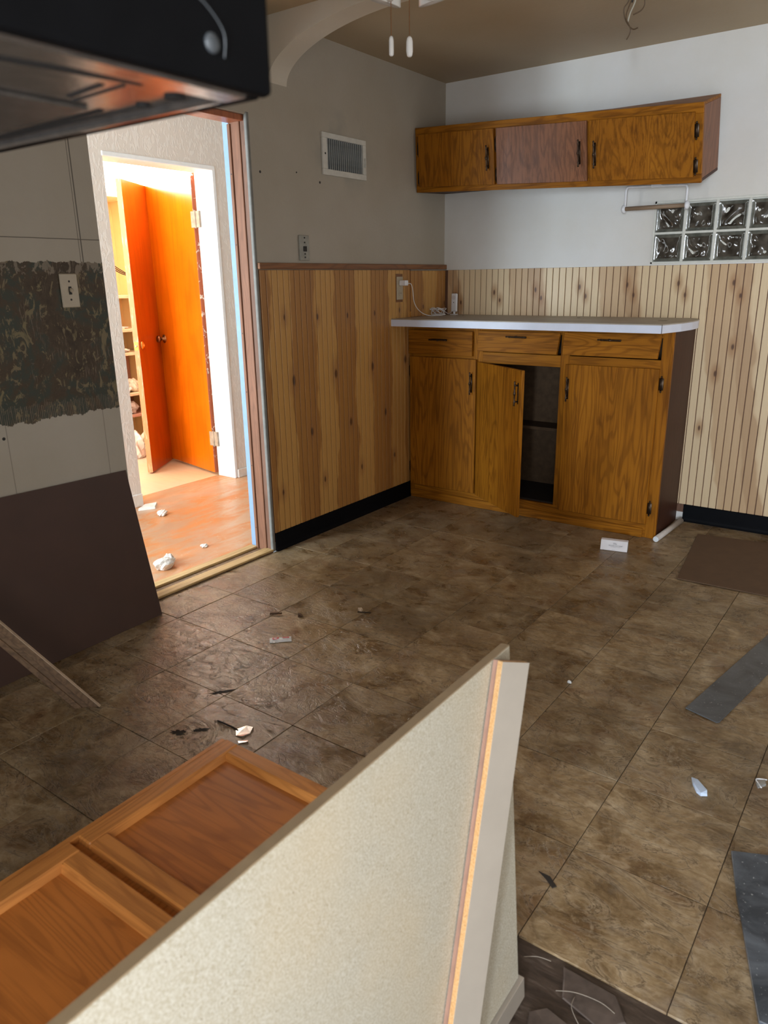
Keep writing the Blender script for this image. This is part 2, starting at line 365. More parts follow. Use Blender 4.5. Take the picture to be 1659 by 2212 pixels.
plain('pipe_end', (0.74, 0.78, 0.82), 0.4, 0.05)
plain('card_white', (0.66, 0.62, 0.62), 0.5, 0.05)
plain('ink', (0.05, 0.04, 0.045), 0.6)
plain('ink_red', (0.62, 0.06, 0.07), 0.5)
plain('paper_white', (0.80, 0.80, 0.80), 0.6, 0.05)
plain('paper_blue', (0.55, 0.66, 0.84), 0.6, 0.08)
plain('foil', (0.45, 0.42, 0.39), 0.25, 0.2, 200, metal=0.9)
plain('clear_plastic', (0.82, 0.83, 0.82), 0.15, 0.02, **{'Transmission Weight': 0.75})
plain('grime', (0.020, 0.014, 0.009), 0.85, 0.3)
plain('fibre', (0.30, 0.25, 0.20), 0.8)
plain('clod', (0.10, 0.055, 0.028), 0.9, 0.4)
plain('pale_crumb', (0.55, 0.42, 0.30), 0.9, 0.2)
plain('plaster_chunk', (0.74, 0.68, 0.60), 0.9, 0.2, 20)
plain('junk_cream', (0.82, 0.72, 0.58), 0.8, 0.2, 12)
plain('junk_grey', (0.55, 0.48, 0.45), 0.8, 0.2, 12)
plain('shelf_yellow', (0.85, 0.62, 0.30), 0.5, 0.06, 4)
plain('shelf_cream', (0.80, 0.66, 0.44), 0.5, 0.06, 4)
plain('shelf_pink', (0.52, 0.27, 0.20), 0.5, 0.06, 4)
plain('cable_black', (0.02, 0.018, 0.016), 0.5)
plain('wire_copper', (0.10, 0.06, 0.03), 0.5)
plain('wire_pale', (0.42, 0.38, 0.30), 0.5)
plain('mortar', (0.66, 0.66, 0.60), 0.6, 0.08)
plain('milk_glass', (0.82, 0.81, 0.78), 0.2, 0.03)
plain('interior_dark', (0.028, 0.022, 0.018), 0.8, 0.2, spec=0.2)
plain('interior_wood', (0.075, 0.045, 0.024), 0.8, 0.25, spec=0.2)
def mat_rod():
    g = G('rod_wood'); p = g.pos(); n = g.noise(g.map(p, sc=(4, 60, 60)), 1.5, 4)
    M['rod_wood'] = g.done(g.mix(n, (0.20, 0.13, 0.08), (0.36, 0.25, 0.16)), 0.6)
mat_rod()
def mat_slate(name, c1, c2):
    g = G(name); p = g.pos(); n = g.noise(p, 7, 6, 0.65, 0.6); s = g.noise(p, 130, 3, 0.6)
    c = g.mix(g.ramp(n, [(0.40, 0.0), (0.70, 1.0)]), c1, c2)
    c = g.mix(g.ramp(s, [(0.66, 0.0), (0.72, 0.7)]), c, (0.5, 0.52, 0.52))
    M[name] = g.done(c, 0.42, n, 0.2, 0.002)
mat_slate('rubber_grey', (0.065, 0.068, 0.072), (0.13, 0.14, 0.15))
mat_slate('slab_blue', (0.035, 0.042, 0.052), (0.15, 0.17, 0.20))
def mat_glassblock():
    g = G('glass_block'); p = g.obj()
    n = g.noise(p, 18, 2)
    c = g.ramp(n, [(0.35, (0.030, 0.024, 0.018)), (0.7, (0.11, 0.095, 0.075))])
    M['glass_block'] = g.done(c, 0.10, None, spec=0.55)
    g = G('glass_rim'); p = g.obj(); n = g.noise(p, 30, 3)
    M['glass_rim'] = g.done(g.ramp(n, [(0.3, (0.07, 0.075, 0.062)), (0.7, (0.16, 0.16, 0.135))]), 0.12, n, 0.2, 0.002, spec=0.8)
mat_glassblock()
def mat_hallfloor():
    g = G('hall_floor'); p = g.pos()
    st = g.noise(g.map(p, rot=(0, 0, 0.25), sc=(3.0, 0.9, 1)), 3.5, 6, 0.65, 0.8)
    big = g.noise(p, 2.2, 4, 0.6, 0.5); fine = g.noise(p, 40, 4, 0.6)
    c = g.mix(g.ramp(st, [(0.42, 0.0), (0.60, 1.0)]), (0.50, 0.29, 0.16), (0.58, 0.21, 0.055))
    c = g.mix(g.ramp(big, [(0.47, 0.0), (0.70, 0.7)]), c, (0.50, 0.35, 0.24))
    c = g.mix(g.ramp(fine, [(0.60, 0.0), (0.75, 0.4)]), c, (0.74, 0.62, 0.50))
    M['hall_floor'] = g.done(c, g.ramp(st, [(0.4, 0.3), (0.6, 0.5)]), fine, 0.1, 0.002)
    g = G('far_floor'); p = g.pos()
    st = g.noise(g.map(p, sc=(2.0, 14.0, 1)), 3, 5, 0.6, 0.4); big = g.noise(p, 2, 4)
    c = g.mix(st, (0.72, 0.52, 0.30), (0.80, 0.66, 0.46))
    c = g.mix(g.ramp(big, [(0.45, 0.0), (0.7, 0.7)]), c, (0.62, 0.52, 0.42))
    M['far_floor'] = g.done(c, 0.4, st, 0.1, 0.002)
    g = G('subfloor'); p = g.pos()
    st = g.noise(g.map(p, rot=(0, 0, 0.35), sc=(3, 16, 1)), 3, 6, 0.7, 0.6); big = g.noise(p, 5, 5)
    c = g.ramp(st, [(0.3, (0.020, 0.013, 0.009)), (0.55, (0.065, 0.044, 0.032)), (0.75, (0.16, 0.125, 0.10))])
    c = g.mix(g.ramp(big, [(0.5, 0.0), (0.7, 0.6)]), c, (0.055, 0.040, 0.034))
    M['subfloor'] = g.done(c, 0.45, st, 0.4, 0.004)
mat_hallfloor()

# ------------------------------------------------------------------ mesh helper
class MB:
    def __init__(s): s.bm = bmesh.new()
    def hexa(s, pts, bevel=0.0, seg=1):
        vs = [s.bm.verts.new(p) for p in pts]
        fs = [s.bm.faces.new([vs[i] for i in f]) for f in ((0, 3, 2, 1), (4, 5, 6, 7), (0, 1, 5, 4), (1, 2, 6, 5), (2, 3, 7, 6), (3, 0, 4, 7))]
        if bevel > 0:
            es = list({e for f in fs for e in f.edges})
            bmesh.ops.bevel(s.bm, geom=es, offset=bevel, segments=seg, affect='EDGES', profile=0.5)
        return s
    def box(s, lo, hi, bevel=0.0, seg=1):
        (a, b, c), (d, e, f) = lo, hi
        return s.hexa([(a, b, c), (d, b, c), (d, e, c), (a, e, c), (a, b, f), (d, b, f), (d, e, f), (a, e, f)], bevel, seg)
    def obox(s, o, x, y, z, bevel=0.0, seg=1):
        o, x, y, z = V(o), V(x), V(y), V(z)
        return s.hexa([o, o+x, o+x+y, o+y, o+z, o+x+z, o+x+y+z, o+y+z], bevel, seg)
    def prism(s, poly, ext, bevel=0.0):
        ext = V(ext); n = len(poly)
        a = [s.bm.verts.new(V(p)) for p in poly]; b = [s.bm.verts.new(V(p)+ext) for p in poly]
        fs = [s.bm.faces.new(a[::-1]), s.bm.faces.new(b)]
        for i in range(n): fs.append(s.bm.faces.new([a[i], a[(i+1) % n], b[(i+1) % n], b[i]]))
        if bevel > 0:
            bmesh.ops.bevel(s.bm, geom=list({e for f in fs for e in f.edges}), offset=bevel, segments=1, affect='EDGES')
        return s
    def cyl(s, p0, p1, r0, r1=None, seg=16, caps=True):
        p0, p1 = V(p0), V(p1); r1 = r0 if r1 is None else r1
        d = (p1-p0).normalized(); t = d.orthogonal().normalized(); u = d.cross(t)
        ra = [s.bm.verts.new(p0+(t*math.cos(a)+u*math.sin(a))*r0) for a in (2*math.pi*i/seg for i in range(seg))]
        rb = [s.bm.verts.new(p1+(t*math.cos(a)+u*math.sin(a))*r1) for a in (2*math.pi*i/seg for i in range(seg))]
        for i in range(seg): s.bm.faces.new([ra[i], ra[(i+1) % seg], rb[(i+1) % seg], rb[i]])
        if caps: s.bm.faces.new(ra[::-1]); s.bm.faces.new(rb)
        return s
    def lathe(s, p0, axis, prof, seg=20):
        # prof: list of (t along axis, radius)
        p0, d = V(p0), V(axis).normalized(); t = d.orthogonal().normalized(); u = d.cross(t); rings = []
        for h, r in prof:
            rings.append([s.bm.verts.new(p0+d*h+(t*math.cos(2*math.pi*i/seg)+u*math.sin(2*math.pi*i/seg))*max(r, 1e-4)) for i in range(seg)])
        for A, B in zip(rings, rings[1:]):
            for i in range(seg): s.bm.faces.new([A[i], A[(i+1) % seg], B[(i+1) % seg], B[i]])
        s.bm.faces.new(rings[0][::-1]); s.bm.faces.new(rings[-1])
        return s
    def tube(s, pts, r, seg=8):
        pts = [V(p) for p in pts]; rings = []; t = None
        for i, p in enumerate(pts):
            d = (pts[min(i+1, len(pts)-1)]-pts[max(i-1, 0)]).normalized()
            if t is None: t = d.orthogonal().normalized()
            t = (t-d*t.dot(d)).normalized(); u = d.cross(t)
            rings.append([s.bm.verts.new(p+(t*math.cos(2*math.pi*k/seg)+u*math.sin(2*math.pi*k/seg))*r) for k in range(seg)])
        for A, B in zip(rings, rings[1:]):
            for i in range(seg): s.bm.faces.new([A[i], A[(i+1) % seg], B[(i+1) % seg], B[i]])
        s.bm.faces.new(rings[0][::-1]); s.bm.faces.new(rings[-1])
        return s
    def lump(s, c, rx, ry, rz, seed=0, sub=2, amp=0.3, angular=False):
        rr = random.Random(seed); c = V(c)
        g = bmesh.ops.create_icosphere(s.bm, subdivisions=sub, radius=1.0)
        offs = [V((rr.uniform(-9, 9), rr.uniform(-9, 9), rr.uniform(-9, 9))) for _ in range(3)]
        for v in g['verts']:
            k = 1.0
            for j, o in enumerate(offs): k += amp*math.sin(v.co.dot(o)*(0.5+0.4*j)+j)*0.5
            v.co = c+V((v.co.x*rx*k, v.co.y*ry*k, max(v.co.z, -0.75)*rz*k))
        dz = (c.z-0.75*rz)-min(v.co.z for v in g['verts'])
        for v in g['verts']: v.co.z = max(v.co.z, c.z-0.75*rz)
        return s
    def warp(s, fn):
        for v in s.bm.verts: v.co = V(fn(v.co))
        return s
    def cuts(s, axis, n, lo, hi):
        no = V((0, 0, 0)); no[axis] = 1
        for i in range(1, n):
            co = V((0, 0, 0)); co[axis] = lo+(hi-lo)*i/n
            bmesh.ops.bisect_plane(s.bm, geom=s.bm.verts[:]+s.bm.edges[:]+s.bm.faces[:], plane_co=co, plane_no=no)
        return s
    def build(s, name, mat, parent=None, smooth=False, **props):
        bmesh.ops.recalc_face_normals(s.bm, faces=s.bm.faces[:])
        off = parent_origin(parent)
        if off.length > 0:
            for v in s.bm.verts: v.co -= off
        me = bpy.data.meshes.new(name); s.bm.to_mesh(me); s.bm.free()
        if isinstance(mat, str): mat = [mat]
        for m in mat: me.materials.append(M[m])
        if smooth:
            for p in me.polygons: p.use_smooth = True
        o = bpy.data.objects.new(name, me); COL.objects.link(o)
        if parent is not None: o.parent = parent
        for k, v in props.items(): o[k] = v
        return o
def parent_origin(p):
    v = V((0, 0, 0))
    while p is not None: v += p.location; p = p.parent
    return v
def thing(name, label, cat, loc, group=None):
    o = bpy.data.objects.new(name, None); COL.objects.link(o); o.location = loc; o.empty_display_size = 0.05
    o['label'] = label; o['category'] = cat
    if group: o['group'] = group
    return o
def tag(o, label, cat, group=None):
    o['label'] = label; o['category'] = cat
    if group: o['group'] = group
    return o
def place(o, name, loc, parent):
    c = o.copy(); c.name = name; COL.objects.link(c); c.location = loc; c.parent = parent
    return c
def recenter(o, p):
    # move the origin of a parentless mesh object to p
    p = V(p); o.data.transform(Matrix.Translation(-p)); o.location = p
    return o
ST = dict(kind='structure')

# ================================================================== SETTING
H = 2.44
# ---- floor with individual vinyl tiles
floor = MB().box((-0.0, -5.1, -0.06), (3.45, 0.1, -0.006)).build('floor', 'subfloor', **ST)
TP = 0.31
xs = [2.08 + TP*k for k in range(-7, 6)]; ys = [-3.095 + TP*k for k in range(-7, 11)]
shared = {}
for x0 in xs:
    for y0 in ys:
        a, b = max(x0, 0.002), min(x0+TP, 3.36); c, d = max(y0, -5.0), min(y0+TP, -0.002)
        if b-a < 0.02 or d-c < 0.02: continue
        if y0 < -3.2 and 1.9 < x0 < 2.7: continue       # torn-up patch
        wd, hd = round(b-a, 4), round(d-c, 4)
        if (wd, hd) not in shared:
            gp = 0.0010
            me = MB().box((-wd/2+gp, -hd/2+gp, -0.006), (wd/2-gp, hd/2-gp, 0.0), 0.0007).build('floor_tile', 'vinyl_tile', floor)
            shared[(wd, hd)] = me; t = me
        else:
            t = shared[(wd, hd)].copy(); t.name = 'floor_tile'; COL.objects.link(t)
        t.location = ((a+b)/2, (c+d)/2, random.uniform(-0.0012, 0.0002))
        t.rotation_euler = (random.uniform(-1, 1)*0.002, random.uniform(-1, 1)*0.002, 0)
# ---- ceiling
MB().box((-0.13, -5.1, H), (3.5, 0.15, H+0.1)).build('ceiling', 'paint_ceiling', **ST)
# ---- left wall with the doorway
DY0, DY1, DH = -2.478, -1.672, 2.035
wl = MB()
wl.box((-0.13, DY1, 0), (0, 0.15, H)); wl.box((-0.13, -5.1, 0), (0, DY0, H)); wl.box((-0.13, DY0, DH), (0, DY1, H))
wall_left = wl.build('wall_left', 'paint_left', **ST)
# ---- back wall with glass-block opening
GX0, GX1, GZ0, GZ1 = 1.292, 2.07, 1.394, 1.705
wb = MB()
wb.box((0, 0, 0), (3.5, 0.15, GZ0)); wb.box((0, 0, GZ1), (3.5, 0.15, H)); wb.box((0, 0, GZ0), (GX0, 0.15, GZ1)); wb.box((GX1, 0, GZ0), (3.5, 0.15, GZ1))
wall_back = wb.build('wall_back', 'paint_back', **ST)
# ---- right wall with kitchen window, rear and dinette openings added for the lamps (all out of frame)
wr = MB()
wr.box((3.36, -5.1, 0), (3.5, -1.40, 1.0)); wr.box((3.36, -1.40, 0), (3.5, 0, 0.80)); wr.box((3.36, -5.1, 2.1), (3.5, 0, H)); wr.box((3.36, -5.1, 1.0), (3.5, -4.45, 2.1))
wr.box((3.36, -3.25, 1.0), (3.5, -1.40, 2.1)); wr.box((3.36, -1.40, 0.8), (3.5, -1.30, 2.1)); wr.box((3.36, -0.22, 0.8), (3.5, 0, 2.1))
wr.build('wall_right', 'paint_plain', **ST)
win2 = MB()
for lo, hi in (((3.36, -4.45, 1.0), (3.46, -4.40, 2.1)), ((3.36, -3.30, 1.0), (3.46, -3.25, 2.1)), ((3.36, -4.45, 1.0), (3.46, -3.25, 1.05)), ((3.36, -4.45, 2.05), (3.46, -3.25, 2.1)), ((3.40, -4.45, 1.53), (3.44, -3.25, 1.57))):
    win2.box(lo, hi)
win2.build('window_2', 'white_gloss', **ST)
wk = MB()
wk.box((-0.13, -5.2, 0), (2.30, -5.05, H)); wk.box((3.25, -5.2, 0), (3.5, -5.05, H)); wk.box((2.30, -5.2, 2.05), (3.25, -5.05, H))
wk.build('wall_rear', 'paint_plain', **ST)
# ---- arch between kitchen and dinette
prof = [(0.0, 2.44), (0.0, 2.185)]
for i in range(1, 25):
    t = math.pi/2*i/24
    prof.append((0.68*(1-math.cos(t)), 2.185+0.212*math.sin(t)))
for i in range(0, 24):
    t = math.pi/2*(1-i/24)
    prof.append((3.36-0.68*(1-math.cos(t)), 2.185+0.212*math.sin(t)))
prof += [(3.36, 2.185), (3.36, 2.44)]
MB().prism([(x, -1.52, z) for x, z in prof], (0, 0.12, 0)).build('wall_arch', 'paint_arch', **ST)

# ---- beadboard wainscot: every plank is a piece of its wall
BP = 0.0395
def plank_proto(name, ln, along, parent, mat):
    h = BP/2-0.0021
    m = MB()
    if along == 'Y':
        m.box((0, -h, 0), (0.007, h, ln), 0.0016)
    else:
        m.box((-h, -0.007, 0), (h, 0, ln), 0.0016)
    return m.build(name, mat, parent)
MB().box((0, DY1+0.012, 0.05), (0.0022, 0, 1.388)).build('wainscot_backing', 'dark_stud', wall_left)
proto = None; y = -1.658
while y < -0.42:
    if proto is None:
        proto = plank_proto('beadboard_plank', 1.29, 'Y', wall_left, 'pine_left'); proto.location = (0.002, y+BP/2, 0.098)
    else: place(proto, 'beadboard_plank', (0.002, y+BP/2, 0.098), wall_left)
    y += BP
proto = None; y = -0.405
while y < -0.02:
    if proto is None:
        proto = plank_proto('beadboard_plank', 0.266, 'Y', wall_left, 'pine_left'); proto.location = (0.009, y+BP/2, 1.118)
    else: place(proto, 'beadboard_plank', (0.009, y+BP/2, 1.118), wall_left)
    y += BP
MB().box((0.002, -0.405, 1.118), (0.010, 0, 1.384)).build('wainscot_backing', 'dark_stud', wall_left)
MB().box((0.002, -0.408, 1.3845), (0.018, 0, 1.390)).build('cap_strip', 'plaster_edge', wall_left)
MB().box((0.010, -0.409, 1.119), (0.017, -0.4055, 1.150)).build('brass_clip', 'brass', wall_left)
MB().box((0, -0.0022, 0.05), (3.3, 0, 1.386)).build('wainscot_backing', 'dark_stud', wall_back)
protoL = protoS = None; x = 0.03
while x < 2.75:
    long_ = x > 1.45
    if long_:
        if protoL is None:
            protoL = plank_proto('beadboard_plank', 1.288, 'X', wall_back, 'pine_back'); protoL.location = (x+BP/2, -0.002, 0.098)
        else: place(protoL, 'beadboard_plank', (x+BP/2, -0.002, 0.098), wall_back)
    else:
        if protoS is None:
            protoS = plank_proto('beadboard_plank', 0.272, 'X', wall_back, 'pine_back'); protoS.location = (x+BP/2, -0.002, 1.114)
        else: place(protoS, 'beadboard_plank', (x+BP/2, -0.002, 1.114), wall_back)
    x += BP
# ---- chair rail, rubber baseboards
MB().box((0, -1.664, 1.391), (0.020, -0.001, 1.419), 0.002).build('trim_1', 'rail_wood', **ST)
def cove(name, a, b, nrm, h=0.098):
    # rubber cove base with a curled toe
    a, b, n = V(a), V(b), V(nrm)
    m = MB()
    pf = [(0.0, 0.0), (0.018, 0.0), (0.012, 0.008), (0.009, 0.02), (0.009, h-0.004), (0.005, h), (0.0, h)]
    m.prism([a+n*p+V((0, 0, q)) for p, q in pf], b-a)
    return m.build(name, 'rubber_black', **ST)
cove('baseboard_left', (0.002, -1.655, 0.0), (0.002, -0.40, 0.0), (1, 0, 0))
cove('baseboard_back', (1.60, -0.002, 0.0), (3.30, -0.002, 0.0), (0, -1, 0))
# ---- door jamb framing exposed in the doorway
jamb = MB()
jamb.box((-0.108, DY1-0.008, 0), (-0.040, DY1+0.004, DH-0.02), 0.002)
jr = jamb.build('trim_2', 'stud_wood', **ST)
MB().box((-0.1095, DY1-0.016, 0), (-0.092, DY1-0.008, DH-0.03), 0.002).build('jamb_bead', 'stud_wood', jr)
MB().box((-0.040, DY1-0.001, 0), (-0.014, DY1+0.004, DH), 0.001).build('recessed_stud', 'dark_stud', jr)  # recess shadow put into a darker wood colour
MB().box((-0.014, DY1-0.005, 0), (0.004, DY1+0.014, DH+0.008), 0.003).build('plaster_bead', 'plaster_edge', jr)
MB().box((-0.150, DY1-0.004, 0), (-0.108, DY1+0.004, DH), 0.001).build('painted_jamb_edge', 'skylit_paint', jr)
MB().box((-0.108, DY0, DH-0.025), (-0.020, DY1, DH), 0.002).build('head_jamb', 'red_board', jr)
for zz in (0.12, 0.45, 0.82, 1.1, 1.5, 1.8):
    MB().cyl((-0.098, DY1-0.0165, zz), (-0.098, DY1-0.0155, zz), 0.003, seg=8).build('nail_hole', 'dark_detail', jr)
# ---- threshold strips
th = MB().box((-0.150, DY0, -0.05), (0.0, DY1, 0.004)).build('trim_3', 'old_trim', **ST)
MB().box((-0.055, DY0, 0.004), (0.004, DY1, 0.014), 0.002).build('threshold_strip', 'yellow_strip', th)
MB().box((-0.150, DY0, 0.004), (-0.102, DY1-0.01, 0.016), 0.002).build('threshold_strip', 'yellow_strip', th)

# ---- hall and far room
MB().box((-1.46, -4.3, -0.06), (-0.150, 1.0, 0.0)).build('floor_hall', 'hall_floor', **ST)
MB().box((-3.2, -3.4, -0.06), (-1.46, 0.1, 0.001)).build('floor_far', 'far_floor', **ST)
MB().box((-3.2, -4.4, H), (-0.13, 1.1, H+0.1)).build('ceiling_hall', 'white_gloss', **ST)
HX0, HX1, OY0, OY1, OH = -1.44, -1.28, -1.515, -0.705, 2.03
m = MB()
m.box((HX0, -4.3, 0), (HX1, OY0, H)); m.box((HX0, OY1, 0), (HX1, 1.0, H)); m.box((HX0, OY0, OH), (HX1, OY1, H))
wall_hall = m.build('wall_hall', 'skip_trowel', **ST)
MB().box((HX0-0.01, OY1-0.022, 0), (HX1+0.004, OY1+0.004, OH), 0.003).build('door_jamb', 'white_gloss', wall_hall)
MB().box((HX0-0.01, OY0-0.004, OH-0.02), (HX1+0.006, OY1, OH+0.006), 0.003).build('head_jamb', 'white_gloss', wall_hall)
MB().box((HX1, OY1+0.004, 0), (HX1+0.012, 1.0, 0.06), 0.003).build('skirting', 'skip_trowel', wall_hall)
MB().box((HX1, -4.3, 0), (HX1+0.012, OY0, 0.08), 0.003).build('skirting', 'skip_trowel', wall_hall)
m = MB(); m.box((-1.3, 1.0, 0), (-0.1, 1.1, H)); m.build('wall_hall_end', 'skip_trowel', **ST)
m = MB(); m.box((-1.3, -4.3, 0), (-1.2, -4.2, H)); m.box((-0.3, -4.3, 0), (-0.1, -4.2, H)); m.box((-1.2, -4.3, 2.05), (-0.3, -4.2, H))
m.build('wall_hall_entry', 'skip_trowel', **ST)
m = MB(); m.box((-3.2, -3.3, 0), (-3.05, 0.1, 2.05)); m.box((-3.2, -3.3, 2.40), (-3.05, 0.1, H)); m.box((-3.2, -3.3, 2.05), (-3.05, -1.2, 2.40)); m.box((-3.2, -0.24, 2.05), (-3.05, 0.1, 2.40)); m.build('wall_far', 'far_wall', **ST)
MB().box((-3.1, -0.22, 0), (-1.44, -0.08, H)).build('wall_far_side', 'far_wall', **ST)
m = MB(); m.box((-3.2, -3.35, 0), (-2.85, -3.2, H)); m.box((-1.55, -3.35, 0), (-1.40, -3.2, H)); m.box((-2.85, -3.35, 0), (-1.55, -3.2, 0.8)); m.box((-2.85, -3.35, 2.2), (-1.55, -3.2, H))
m.build('wall_far_window', 'far_wall', **ST)

# ---- the two varnished doors standing open in the far room
def leaf(name, h, f, th, side, z0, z1, mat, edge_mat, free_mat):
    # h hinge point, f free point on the floor plan; th thickness towards 'side' normal
    h, f = V((*h, 0)), V((*f, 0)); d = (f-h).normalized(); n = V((-d.y, d.x, 0))*side
    root = bpy.data.objects.new(name, None); COL.objects.link(root); root.location = (h.x, h.y, 0)
    root['kind'] = 'structure'
    L = (f-h).length
    MB().obox(h+V((0, 0, z0))+d*0.004, d*(L-0.008), n*th, V((0, 0, z1-z0)), 0.001).build('door_leaf', mat, root)
    MB().obox(h+V((0, 0, z0)), d*0.004, n*th, V((0, 0, z1-z0))).build('hinge_edge', edge_mat, root)
    MB().obox(f-d*0.004+V((0, 0, z0)), d*0.004, n*th, V((0, 0, z1-z0))).build('latch_edge', free_mat, root)
    return root, d, n
d1, dd, dn = leaf('door_1', (-1.468, -0.742), (-2.115, -0.606), 0.036, -1, 0.02, 2.02, 'door_orange', 'chipped_edge', 'pink_edge')
d1['label'] = 'orange varnished door hinged on the white jamb with a bronze knob'
for zz in (0.27, 1.73):
    hg = MB().cyl((-1.452, -0.742, zz-0.055), (-1.452, -0.742, zz+0.055), 0.007, seg=10)
    hg.box((-1.452, -0.7425, zz-0.05), (-1.415, -0.727, zz+0.05)); hg.box((-1.495, -0.7425, zz-0.05), (-1.452, -0.738, zz+0.05))
    hg.build('hinge', 'painted_hinge', d1)
def knob(parent, p, n, mat):
    m = MB(); m.lathe(V(p), n, [(0, 0.030), (0.004, 0.030), (0.007, 0.012), (0.032, 0.010), (0.036, 0.020), (0.046, 0.026), (0.056, 0.024), (0.060, 0.012)], 20)
    return m.build('knob', mat, parent, True)
kp = V((-1.468, -0.742, 0.94))+dd*0.585
knob(d1, kp, -dn if dn.y > 0 else dn, 'old_bronze')
knob(d1, kp+(dn*0.036 if dn.y > 0 else -dn*0.036), dn if dn.y > 0 else -dn, 'old_bronze')
d2, de, den = leaf('door_2', (-2.317, -0.330), (-1.918, -0.985), 0.036, 1, 0.012, 1.992, 'door_red', 'pink_edge', 'pink_edge')
d2['label'] = 'red-brown varnished door swung open towards the hall with a brass latch plate'
fe = V((-1.918, -0.985, 0.918))
pl = MB(); pl.obox(fe+den*0.004+V((0, 0, -0.028)), de*0.0015, den*0.028, V((0, 0, 0.056))); pl.build('latch_plate', 'brass', d2)
MB().lathe(fe+den*0.018+de*0.0015, de, [(0, 0.008), (0.003, 0.0075), (0.008, 0.005)], 12).build('latch_bolt', 'steel', d2)
side_vis = den if den.dot(V((2.59, -4.26, 0))-V((fe.x, fe.y, 0))) > 0 else -den
base_k = fe-de*0.06+(den*0.036 if side_vis == den else V((0, 0, 0)))
MB().lathe(base_k, side_vis, [(0, 0.032), (0.006, 0.032), (0.012, 0.022), (0.016, 0.012), (0.022, 0.009)], 20).build('knob_rose', 'brass', d2, True)
# ---- glass block window
gw = MB()
for lo, hi in (((GX0, -0.004, GZ0), (GX1, 0.02, GZ0+0.010)), ((GX0, -0.004, GZ1-0.012), (GX1, 0.02, GZ1)), ((GX0, -0.004, GZ0), (GX0+0.010, 0.02, GZ1)), ((GX1-0.01, -0.004, GZ0), (GX1, 0.02, GZ1))):
    gw.box(lo, hi, 0.001)
gw.box((GX0, 0.012, GZ0), (GX1, 0.10, GZ1))
window_1 = gw.build('window_1', 'mortar', **ST)
GPX, GPZ = 0.152, 0.146
for i in range(5):
    xv = GX0+0.010+GPX*i
    if i:
        MB().box((xv-0.010, -0.003, GZ0+0.010), (xv+0.004, 0.02, GZ1-0.012), 0.001).build('mortar_joint', 'mortar', window_1)
    for j in range(2):
        zv = GZ0+0.012+GPZ*j
        bw, bh = GPX-0.016, GPZ-0.012
        rb = random.Random(31*i+7*j+3)
        ph = [rb.uniform(0, 6.28) for _ in range(6)]
        m = MB(); n = 26
        grid = [[None]*(n+1) for _ in range(n+1)]
        for a in range(n+1):
            for b in range(n+1):
                u, vv = a/n, b/n
                e = min(u, 1-u, vv, 1-vv)
                wgt = min(1, max(0, (e-0.13)/0.05))
                z_ = 0.0038*wgt*(math.sin(11*u+2.5*math.sin(6*vv+ph[0])+ph[1])+0.8*math.sin(10*vv+2.2*math.sin(7*u+ph[2])+ph[3]))
                rim = -0.010*min(1, max(0, (e-0.02)/0.09)) if e < 0.15 else -0.010
                grid[a][b] = m.bm.verts.new((xv+0.004+bw*u, 0.002-rim*0.6+(-z_*0.7), zv+bh*vv))
        for a in range(n):
            for b in range(n): m.bm.faces.new([grid[a][b], grid[a+1][b], grid[a+1][b+1], grid[a][b+1]])
        for f in m.bm.faces: f.smooth = True
        blk = m.build('glass_block', ['glass_block', 'glass_rim'], window_1, True)
        for p in blk.data.polygons:
            cx = (p.center.x-(xv+0.004))/bw; cz = (p.center.z-zv)/bh
            if min(cx, 1-cx, cz, 1-cz) < 0.12: p.material_index = 1
for j in (1,):
    zv = GZ0+0.012+GPZ*j
    MB().box((GX0+0.01, -0.002, zv-0.011), (GX1-0.01, 0.02, zv+0.0005), 0.001).build('mortar_joint', 'mortar', window_1)
# nail holes and marks on the left wall
for (yy, zz, r) in ((-1.605, 1.81, 0.006), (-1.19, 1.80, 0.006), (-1.36, 1.83, 0.004), (-2.958, 0.823, 0.006)):
    MB().cyl((0.0, yy, zz), (0.0012, yy, zz), r, seg=8).build('nail_hole', 'dark_detail', wall_left)

# ================================================================== FITTED THINGS
def bar_handle(parent, p, axis, nrm, L=0.13, mat='bronze'):
    # slim traditional pull with turned beads, two feet
    p, a, n = V(p), V(axis).normalized(), V(nrm).normalized()
    m = MB()
    pr = [(0, 0.002), (0.004, 0.005), (0.012, 0.003), (0.02, 0.0055), (0.026, 0.003), (L*0.42, 0.004), (L*0.47, 0.0065), (L*0.5, 0.007), (L*0.53, 0.0065), (L*0.58, 0.004), (L-0.026, 0.003), (L-0.02, 0.0055), (L-0.012, 0.003), (L-0.004, 0.005), (L, 0.002)]
    m.lathe(p-a*L/2+n*0.022, a, pr, 10)
    for s in (-1, 1): m.cyl(p+a*s*(L/2-0.023), p+a*s*(L/2-0.023)+n*0.022, 0.004, seg=8)
    b = a.cross(n)
    m.obox(p-a*L*0.42-b*0.005, a*L*0.84, b*0.010, n*0.0015)
    return m.build('handle', mat, parent, True)
def butt_hinge(parent, p, axis, nrm, L=0.06):
    p, a, n = V(p), V(axis).normalized(), V(nrm).normalized(); b = a.cross(n)
    m = MB(); m.obox(p-a*L/2-b*0.011, a*L, b*0.022, n*0.003, 0.001); m.cyl(p-a*L*0.55+n*0.004, p+a*L*0.55+n*0.004, 0.005, seg=8)
    for s in (-1, 1): m.lathe(p+a*s*L*0.55+n*0.004, a*s, [(0, 0.0035), (0.004, 0.0055), (0.009, 0.002)], 8)
    return m.build('hinge', 'bronze', parent, True)

